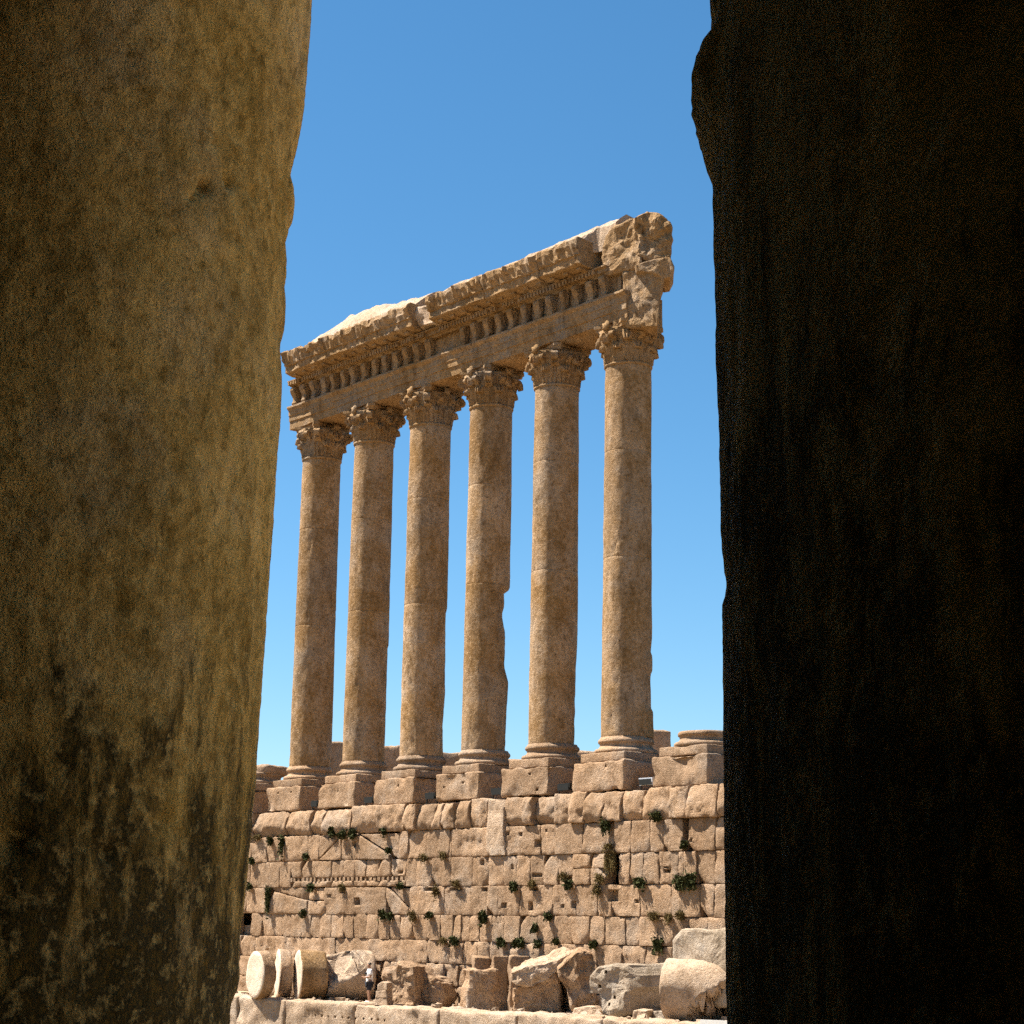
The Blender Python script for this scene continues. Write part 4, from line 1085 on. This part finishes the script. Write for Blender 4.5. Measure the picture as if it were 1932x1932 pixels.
piece('small_stone', c6, [(1245, 1902), (1245, 1835), (1320, 1830), (1400, 1850), (1405, 1905)], NW, (1320, 1900), 0.7, 'right one of two low pale stones at the foot of the right drum', 'stone', M_GREY, bevel=0.1, back=bkY)
piece('small_stone', c5, [(375, 1362), (385, 1345), (405, 1325), (415, 1345), (410, 1362)], NW, None, 0.3, 'tiny pale chip of stone perched above the leftmost drum', 'stone', M_PALE, bevel=0.04, rough=0.02, lump=0.02, step=0.08, back=bkY)
piece('small_stone', c5, [(495, 1722), (510, 1700), (545, 1695), (575, 1708), (580, 1725)], NW, (535, 1722), 0.4, 'small pale stone wedged under the thin drum slice', 'stone', M_PALE, bevel=0.05, rough=0.03, lump=0.02, step=0.1, back=bkY)
rr_ = random.Random(5); vf = []
for k in range(170):
    x = rr_.uniform(-84, -52); y = rr_.uniform(ledgeY(x)+0.9, WP-0.3); q = rr_.uniform(0.05, 0.16)*(1.8 if rr_.random() < 0.15 else 1)
    vv, ff = box((x, y, TER+q*0.3), (q*rr_.uniform(.8, 1.8), q*rr_.uniform(.8, 1.6), q*rr_.uniform(.5, 1.1)), rr_.uniform(0, 3), rr_.uniform(-.4, .4), rr_.uniform(-.4, .4), q*0.15)
    vf.append((vv, ff))
V, Fc = merge(*vf); solo('rubble', V, Fc, M_PALE, (-68, 52, TER), 'loose small rubble scattered between the fallen stones', 'rubble', kind='stuff')
# white box at the very bottom right, on the court side of the ledge
p = atd(c6(1752, 1925), 62)
t = thing('white_sign', 'small white sign board at the bottom right edge of the picture', 'sign', (p.x, p.y, 0))
V, Fc = box((p.x, p.y, p.z-0.22), (0.95, 0.05, 0.62), 0.35); part('board', V, Fc, M_WHITE, t)
V, Fc = box((p.x, p.y+0.06, (p.z-0.5)/2), (0.07, 0.05, p.z-0.5), 0.35); part('post', V, Fc, M_METAL, t)

# ================================================================== PERSON
pf = onZ(c5(1208, 1772), TER)
PS = 1.0
fwd = Vector((-0.35, -0.93, 0)).normalized(); sd = Vector((fwd.y, -fwd.x, 0)) * -1
person = thing('person', 'person in white T-shirt and dark shorts with hands held in front, standing by the drums', 'person', (pf.x, pf.y, TER))
def PP(s, f, z): return Vector((pf.x, pf.y, TER)) + sd*s*PS + fwd*f*PS + Vector((0, 0, z*PS))
def skin(name, verts, edges, radii, mat, parent, root=0, sub=2):
    me = bpy.data.meshes.new(name); me.from_pydata([tuple(x-ORG[parent.name]) for x in verts], edges, [])
    o = bpy.data.objects.new(name, me); COL.objects.link(o)
    o.modifiers.new('s', 'SKIN'); o.modifiers.new('d', 'SUBSURF').levels = sub
    for k, r in enumerate(radii):
        sv = me.skin_vertices[0].data[k]; sv.radius = (r, r) if not isinstance(r, tuple) else r; sv.use_root = (k == root)
    dg = bpy.context.evaluated_depsgraph_get(); ev = o.evaluated_get(dg)
    me2 = bpy.data.meshes.new_from_object(ev); me2.name = name
    bpy.data.objects.remove(o); bpy.data.meshes.remove(me)
    me2.materials.clear(); me2.materials.append(mat)
    me2.polygons.foreach_set('use_smooth', [True]*len(me2.polygons))
    ob = bpy.data.objects.new(name, me2); COL.objects.link(ob); ob.parent = parent; ORG[ob.name] = ORG[parent.name].copy()
    return ob
bv = [PP(0, 0, 0.93), PP(0, 0.01, 1.12), PP(0, 0.0, 1.32), PP(0, 0.0, 1.44), PP(0, 0.02, 1.52), PP(0, 0.05, 1.60), PP(0, 0.06, 1.70),
      PP(0.18, 0, 1.40), PP(0.23, 0.02, 1.14), PP(0.10, 0.24, 1.10), PP(0.03, 0.30, 1.12),
      PP(-0.18, 0, 1.40), PP(-0.23, 0.02, 1.14), PP(-0.10, 0.24, 1.08), PP(-0.03, 0.30, 1.10),
      PP(0.09, 0, 0.86), PP(0.10, 0.03, 0.48), PP(0.10, -0.02, 0.10), PP(0.11, 0.12, 0.05),
      PP(-0.09, 0, 0.86), PP(-0.11, 0.02, 0.48), PP(-0.12, -0.03, 0.10), PP(-0.14, 0.10, 0.05)]
be = [(0, 1), (1, 2), (2, 3), (3, 4), (4, 5), (5, 6), (2, 7), (7, 8), (8, 9), (9, 10), (2, 11), (11, 12), (12, 13), (13, 14), (0, 15), (15, 16), (16, 17), (17, 18), (0, 19), (19, 20), (20, 21), (21, 22)]
br_ = [0.14, 0.125, 0.14, 0.075, 0.055, 0.085, 0.075, 0.06, 0.043, 0.034, 0.03, 0.06, 0.043, 0.034, 0.03, 0.09, 0.062, 0.04, 0.035, 0.09, 0.062, 0.04, 0.035]
skin('body', bv, be, br_, M_SKIN, person)
hv = [PP(0, 0.0, 1.63), PP(0, 0.02, 1.69), PP(0, 0.04, 1.735)]
skin('hair', hv, [(0, 1), (1, 2)], [0.085, 0.10, 0.075], M_HAIR, person)
tv = [PP(0, 0, 0.90), PP(0, 0.01, 1.12), PP(0, 0, 1.32), PP(0, 0, 1.43), PP(0.18, 0, 1.40), PP(0.225, 0.01, 1.20), PP(-0.18, 0, 1.40), PP(-0.225, 0.01, 1.20)]
skin('t_shirt', tv, [(0, 1), (1, 2), (2, 3), (2, 4), (4, 5), (2, 6), (6, 7)], [0.175, 0.165, 0.175, 0.085, 0.085, 0.075, 0.085, 0.075], M_SHIRT, person, root=1)
sv_ = [PP(0, 0, 0.92), PP(0.09, 0, 0.84), PP(0.105, 0.02, 0.52), PP(-0.09, 0, 0.84), PP(-0.115, 0.02, 0.52)]
skin('shorts', sv_, [(0, 1), (1, 2), (0, 3), (3, 4)], [0.165, 0.115, 0.095, 0.115, 0.095], M_SHORT, person)
for s, a in ((1, 0.11), (-1, -0.13)):
    skin('shoe', [PP(a, -0.04, 0.05), PP(a*1.05, 0.07, 0.05), PP(a*1.15, 0.17, 0.04)], [(0, 1), (1, 2)], [0.055, 0.06, 0.045], M_WHITE, person)
# bag hung in front of the chest
skin('camera_bag', [PP(0.02, 0.17, 1.34), PP(0.03, 0.19, 1.22)], [(0, 1)], [0.06, 0.075], M_SHORT, person)
for s in (-1, 1):
    skin('hand', [PP(0.03*s, 0.29, 1.11), PP(0.0*s, 0.33, 1.13), PP(-0.015*s, 0.355, 1.15)], [(0, 1), (1, 2)], [0.035, 0.04, 0.025], M_SKIN, person)

# ================================================================== THE SHADED COLONNADE AT THE CAMERA
BY = 2.44; BR_ = 0.85; FLO = EZ-1.6; CEI = FLO+16.5
rg1 = lambda x, y, oy: (x*1300/1932/K, (oy+y*1300/1932)/K)
rg4 = lambda x, y, oy: ((2700+x*1396/1932)/K, (oy+y*1396/1932)/K)
EL = [rg1(x, y, 0) for x, y in ((1872, -300), (1853, 0), (1845, 150), (1835, 300), (1822, 450), (1810, 600), (1795, 720), (1778, 800), (1765, 870), (1745, 930), (1728, 1000), (1722, 1040), (1727, 1090), (1722, 1125), (1748, 1155), (1752, 1220), (1745, 1275), (1722, 1310), (1712, 1370), (1692, 1430), (1698, 1500), (1703, 1560), (1700, 1640), (1688, 1720), (1698, 1830), (1693, 1932))]
EL += [rg1(x, y, 1300) for x, y in ((1685, 40), (1668, 70), (1665, 150), (1672, 280), (1675, 350), (1672, 460), (1665, 600), (1650, 750), (1640, 900), (1628, 1100), (1615, 1300), (1600, 1500), (1585, 1700), (1572, 1932))]
EL += [rg1(x, y, 2796) for x, y in ((1535, 200), (1522, 430), (1512, 560), (1495, 700), (1493, 800), (1480, 900), (1470, 1050), (1460, 1150), (1445, 1270), (1425, 1400), (1422, 1550), (1424, 1660), (1410, 1720), (1385, 1780), (1360, 1830), (1330, 1932), (1300, 2100))]
ER = [rg4(x, y, 0) for x, y in ((190, -200), (195, 0), (200, 100), (216, 210), (190, 290), (165, 370), (120, 400), (100, 480), (93, 560), (125, 660), (150, 750), (175, 830), (215, 880), (215, 960), (208, 1100), (212, 1300), (222, 1550), (228, 1868))]
ER += [rg4(x, y, 1350) for x, y in ((235, 300), (245, 500), (253, 800), (258, 1080), (275, 1260), (288, 1330), (280, 1450), (265, 1490), (268, 1700), (270, 1932))]
ER += [rg4(x, y, 2700) for x, y in ((272, 500), (278, 900), (285, 1400), (292, 1932), (296, 2150))]
def edge_table(E, cx, side):
    """least-squares lean of the shaft and what is left over, from the outline seen at the camera"""
    rowsT = []
    for p in E:
        d = ray(p); h = Vector((d.x, d.y)); hl = h.length; h /= hl
        C = Vector((cx, BY)); t = C.dot(h); z = EZ+t*d.z/hl
        perp = abs(h.x*C.y-h.y*C.x)
        rowsT.append((z, perp))
    rowsT.sort()
    n = len(rowsT); mz = sum(r[0] for r in rowsT)/n; mp = sum(r[1] for r in rowsT)/n
    sl_ = sum((r[0]-mz)*(r[1]-mp) for r in rowsT)/sum((r[0]-mz)**2 for r in rowsT)
    return rowsT, mz, mp, sl_
XLc, XRc = -5.53, -1.24
def near_column(name, cx, E, side, mat, label, pits=()):
    T, mz, mp, sl_ = edge_table(E, cx, side)
    hx = Vector((cx, BY)).normalized()
    # silhouette bearing on the column
    pr = Vector((hx.y, -hx.x))*(1 if side > 0 else -1)          # to the right / left of the line of sight
    lean = (pr.x*sl_, pr.y*sl_)
    R0 = mp
    print(name, 'radius', round(R0, 3), 'lean', round(sl_, 4), 'z', round(T[0][0], 2), round(T[-1][0], 2))
    res = [(z, p-(mp+sl_*(z-mz))) for z, p in T]
    dist = math.hypot(cx, BY); al = math.acos(min(1, R0/dist))
    back = math.atan2(-BY, -cx)
    aS = back+al if side > 0 else back-al
    zlo, zhi = T[0][0], T[-1][0]
    col = thing(name, label, 'column', (cx-lean[0]*(mz-FLO), BY-lean[1]*(mz-FLO), FLO), 'shaded columns framing the view')
    dn = 0.012 if side > 0 else 0.007
    zz = [FLO+0.55, zlo-0.6, zlo-0.2]; z = zlo-0.05
    while z < zhi+0.1: zz.append(z); z += dn
    zz += [zhi+0.4, zhi+1.5, CEI-3.5, CEI-1.7]
    # fine angular steps on the visible side, coarse behind
    A = []; a = 0.0
    while a < 2*math.pi-1e-4:
        A.append(a); w = min(angd(a, aS), angd(a, back))
        inner = angd(a, aS)+angd(a, back) < al+0.9
        a += (0.009 if angd(a, aS) < 0.35 else 0.018) if inner else 0.08
    V = []; Fc = []; n = len(A)
    for z in zz:
        inr = zlo-0.1 < z < zhi+0.12
        dd = tab(res, z) if inr else 0
        ox = cx+lean[0]*(z-mz); oy = BY+lean[1]*(z-mz)
        for a in A:
            ca, sa = math.cos(a), math.sin(a)
            d = 0.0
            if inr:
                w = angd(a, aS)
                k = 1 if w < 0.15 else max(0, 1-(w-0.15)/0.05)
                d += dd*k
                kk = max(0.0, min(1.0, (w-0.06)/0.2))
                d += kk*(0.012*nz(ca*2+cx, sa*2, z*1.2, 0.9, 3)+0.005*nz(ca*9+cx, sa*9, z*6, 0.9, 3)) + (0.0016+0.005*min(1, abs(dd)*25))*nz(ca*24, sa*24, z*20, 0.7, 4)
                for (pa, pz, pr_, pd) in pits:
                    q = (angd(a, pa)*R0/pr_)**2+((z-pz)/pr_)**2
                    if q < 4: d -= pd*math.exp(-q*1.5)*(1+0.8*nz(ca*20, sa*20, z*20))
            V.append((ox+(R0+d)*ca, oy+(R0+d)*sa, z))
    for j in range(len(zz)-1):
        for k in range(n): Fc.append((j*n+k, j*n+(k+1) % n, (j+1)*n+(k+1) % n, (j+1)*n+k))
    Fc.append(tuple(range(n-1, -1, -1))); Fc.append(tuple(range((len(zz)-1)*n, len(zz)*n)))
    part('shaft', V, Fc, mat, col, [True]*(len(Fc)-2)+[False]*2)
    bx, by = col.location.x, col.location.y
    V, Fc, sm = revolve([(FLO+0.22, R0*1.2), (FLO+0.30, R0*1.26), (FLO+0.38, R0*1.2), (FLO+0.42, R0*1.1), (FLO+0.48, R0*1.14), (FLO+0.56, R0*1.02)], 48, bx, by)
    part('base_moulding', V, Fc, mat, col, sm)
    V, Fc = box((bx, by, FLO+0.11), (R0*2.6, R0*2.6, 0.216)); part('plinth', V, Fc, mat, col)
    tx, ty = cx+lean[0]*(CEI-1.7-mz), BY+lean[1]*(CEI-1.7-mz)
    V, Fc, sm = revolve([(CEI-1.7, R0), (CEI-1.2, R0*1.05), (CEI-0.6, R0*1.15), (CEI-0.25, R0*1.4)], 40, tx, ty); part('capital', V, Fc, mat, col, sm)
    V, Fc = box((tx, ty, CEI-0.13), (R0*2.7, R0*2.7, 0.22)); part('abacus', V, Fc, mat, col)
def hit_col(px, cx, R):
    d = ray(px); a_ = d.x*d.x+d.y*d.y; b_ = -2*(d.x*cx+d.y*BY); c_ = cx*cx+BY*BY-R*R
    disc = b_*b_-4*a_*c_
    if disc < 0: return None
    t = (-b_-math.sqrt(disc))/(2*a_); p = EYE+d*t
    return math.atan2(p.y-BY, p.x-cx), p.z
pits = []
for (x, y, r, dpt) in ((378, 350, 0.024, 0.06), (422, 345, 0.016, 0.03), (365, 362, 0.016, 0.03), (352, 372, 0.014, 0.02), (416, 330, 0.012, 0.025), (470, 365, 0.03, 0.012), (440, 455, 0.02, 0.012), (320, 440, 0.016, 0.012), (395, 300, 0.04, -0.006), (390, 270, 0.008, 0.01), (262, 718, 0.02, 0.012), (340, 750, 0.03, 0.010), (45, 1590, 0.05, 0.03), (225, 1610, 0.03, 0.02), (330, 1560, 0.05, 0.012), (480, 410, 0.02, -0.008), (240, 1150, 0.03, 0.008)):
    hh = hit_col((x, y), XLc, BR_)
    if hh: pits.append((hh[0], hh[1], r, dpt))
random.seed(81)
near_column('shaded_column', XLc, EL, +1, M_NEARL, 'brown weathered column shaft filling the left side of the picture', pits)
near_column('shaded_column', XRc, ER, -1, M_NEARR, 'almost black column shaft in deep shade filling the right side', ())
for k, x in enumerate((XLc-8.6, XLc-4.3, XRc+4.3, XRc+8.6)):
    col = thing('shaded_column', ['gallery column farthest behind the brown left column', 'gallery column hidden behind the brown left column', 'gallery column right of the black column, out of view', 'gallery column farthest right, out of view'][k], 'column', (x, BY, FLO), 'shaded columns framing the view')
    V, Fc, sm = revolve([(FLO+0.5, 0.87), (FLO+4, 0.86), (FLO+8, 0.82), (CEI-1.7, 0.78)], 40, x, BY); part('shaft', V, Fc, M_NEARL, col, sm)
    V, Fc, sm = revolve([(FLO, 1.1), (FLO+0.3, 1.08), (FLO+0.5, 0.9)], 40, x, BY); part('base_moulding', V, Fc, M_NEARL, col, sm)
    V, Fc, sm = revolve([(CEI-1.7, 0.78), (CEI-0.6, 0.9), (CEI-0.02, 1.15)], 40, x, BY); part('capital', V, Fc, M_NEARL, col, sm)
hall = thing('temple_gallery', 'dark roofed gallery of the temple the picture is taken from', 'gallery', (-3, 0, 0))
V, Fc = box((-4, 0.9, FLO/2-0.05), (38, 6.4, FLO-0.1)); part('podium', V, Fc, M_HALL, hall)
V, Fc = box((-4, -3.0, (CEI+FLO)/2), (38, 1.0, CEI-FLO+0.6)); part('cella_wall', V, Fc, M_HALL, hall)
V, Fc = box((-4, 0.4, CEI+0.9), (38.4, 7.2, 1.7)); part('ceiling', V, Fc, M_HALL, hall)
V, Fc = box((5.6, -0.6, (CEI+FLO)/2), (0.8, 3.7, CEI-FLO+0.02)); part('light_block_wall', V, Fc, M_HALL, hall)  # unseen wall added behind the camera to block light from that end

# ================================================================== DOWEL HOLES
def drill(o, spots):
    """cut small square dowel holes: spots = (point, direction, size, depth) in world space"""
    vf = []
    for (p, d, r, dep) in spots:
        d = Vector(d).normalized(); a = d.cross(Vector((0, 0, 1))).normalized(); b = a.cross(d)
        V = []
        for t in (-0.4, dep):
            for sx, sy in ((-1, -.8), (.9, -1), (1, .9), (-.8, 1)): V.append(tuple(Vector(p)+d*t+a*sx*r+b*sy*r))
        vf.append((V, [(3, 2, 1, 0), (4, 5, 6, 7), (0, 1, 5, 4), (1, 2, 6, 5), (2, 3, 7, 6), (3, 0, 4, 7)]))
    V, Fc = merge(*vf)
    me = bpy.data.meshes.new('cutter'); me.from_pydata(V, [], Fc)
    bm = bmesh.new(); bm.from_mesh(me); bmesh.ops.recalc_face_normals(bm, faces=bm.faces[:]); bm.to_mesh(me); bm.free()
    c = bpy.data.objects.new('cutter', me); COL.objects.link(c)
    md = o.modifiers.new('b', 'BOOLEAN'); md.object = c; md.operation = 'DIFFERENCE'; md.solver = 'EXACT'
    bpy.context.view_layer.update()
    dg = bpy.context.evaluated_depsgraph_get()
    m2 = bpy.data.meshes.new_from_object(o.evaluated_get(dg)); o.modifiers.clear()
    if len(m2.polygons) > 20: o.data = m2
    bpy.data.objects.remove(c)
cols = sorted([o for o in COL.objects if o.name.startswith('standing_column')], key=lambda o: o.location.x)
def front(o):
    return [ch for ch in o.children if ch.name.startswith('plinth_block')][0]
for o, pts in zip(cols, ([(c3, 318, 912), (c3, 415, 905)], [(c3, 770, 898)], [(c3, 1243, 856)], [(c3, 1740, 832), (c3, 1593, 868)], [(c4, 320, 765), (c4, 378, 888)], [(c4, 912, 702)])):
    drill(front(o), [(onY(c(x, y), Y6-1.58), (0, 1, 0), 0.055, 0.3) for c, x, y in pts])
for o in [o for o in COL.objects if o.name.startswith('broken_drum')]:
    n_ = Vector((0.25, -0.97, 0)).normalized(); q_ = onZ(c6(960, 1880), TER)
    drill(o, [(onplane(c6(x, y), q_, n_), -n_, 0.075, 0.35) for x, y in ((920, 1530), (865, 1640), (985, 1725), (940, 1780))])
nl_ = Vector((math.sin(ang), -math.cos(ang), 0))
sp_ = []
for k in range(11):
    sp_.append(onplane(c5(787+55*k, 1868+3.6*k), Vector((-70, ledgeY(-70)-0.02, 0)), nl_))
for o in [o for o in COL.objects if o.name.startswith('ledge_block')]:
    xs_ = [(o.matrix_world @ Vector(b)).x+ORG[ld.name].x*0 for b in o.bound_box]
    x0_ = min(b[0] for b in o.bound_box)+ORG[ld.name].x; x1_ = max(b[0] for b in o.bound_box)+ORG[ld.name].x
    ins_ = [p for p in sp_ if x0_+0.1 < p.x < x1_-0.1]
    if ins_: drill(o, [(p, -nl_, 0.05, 0.3) for p in ins_])
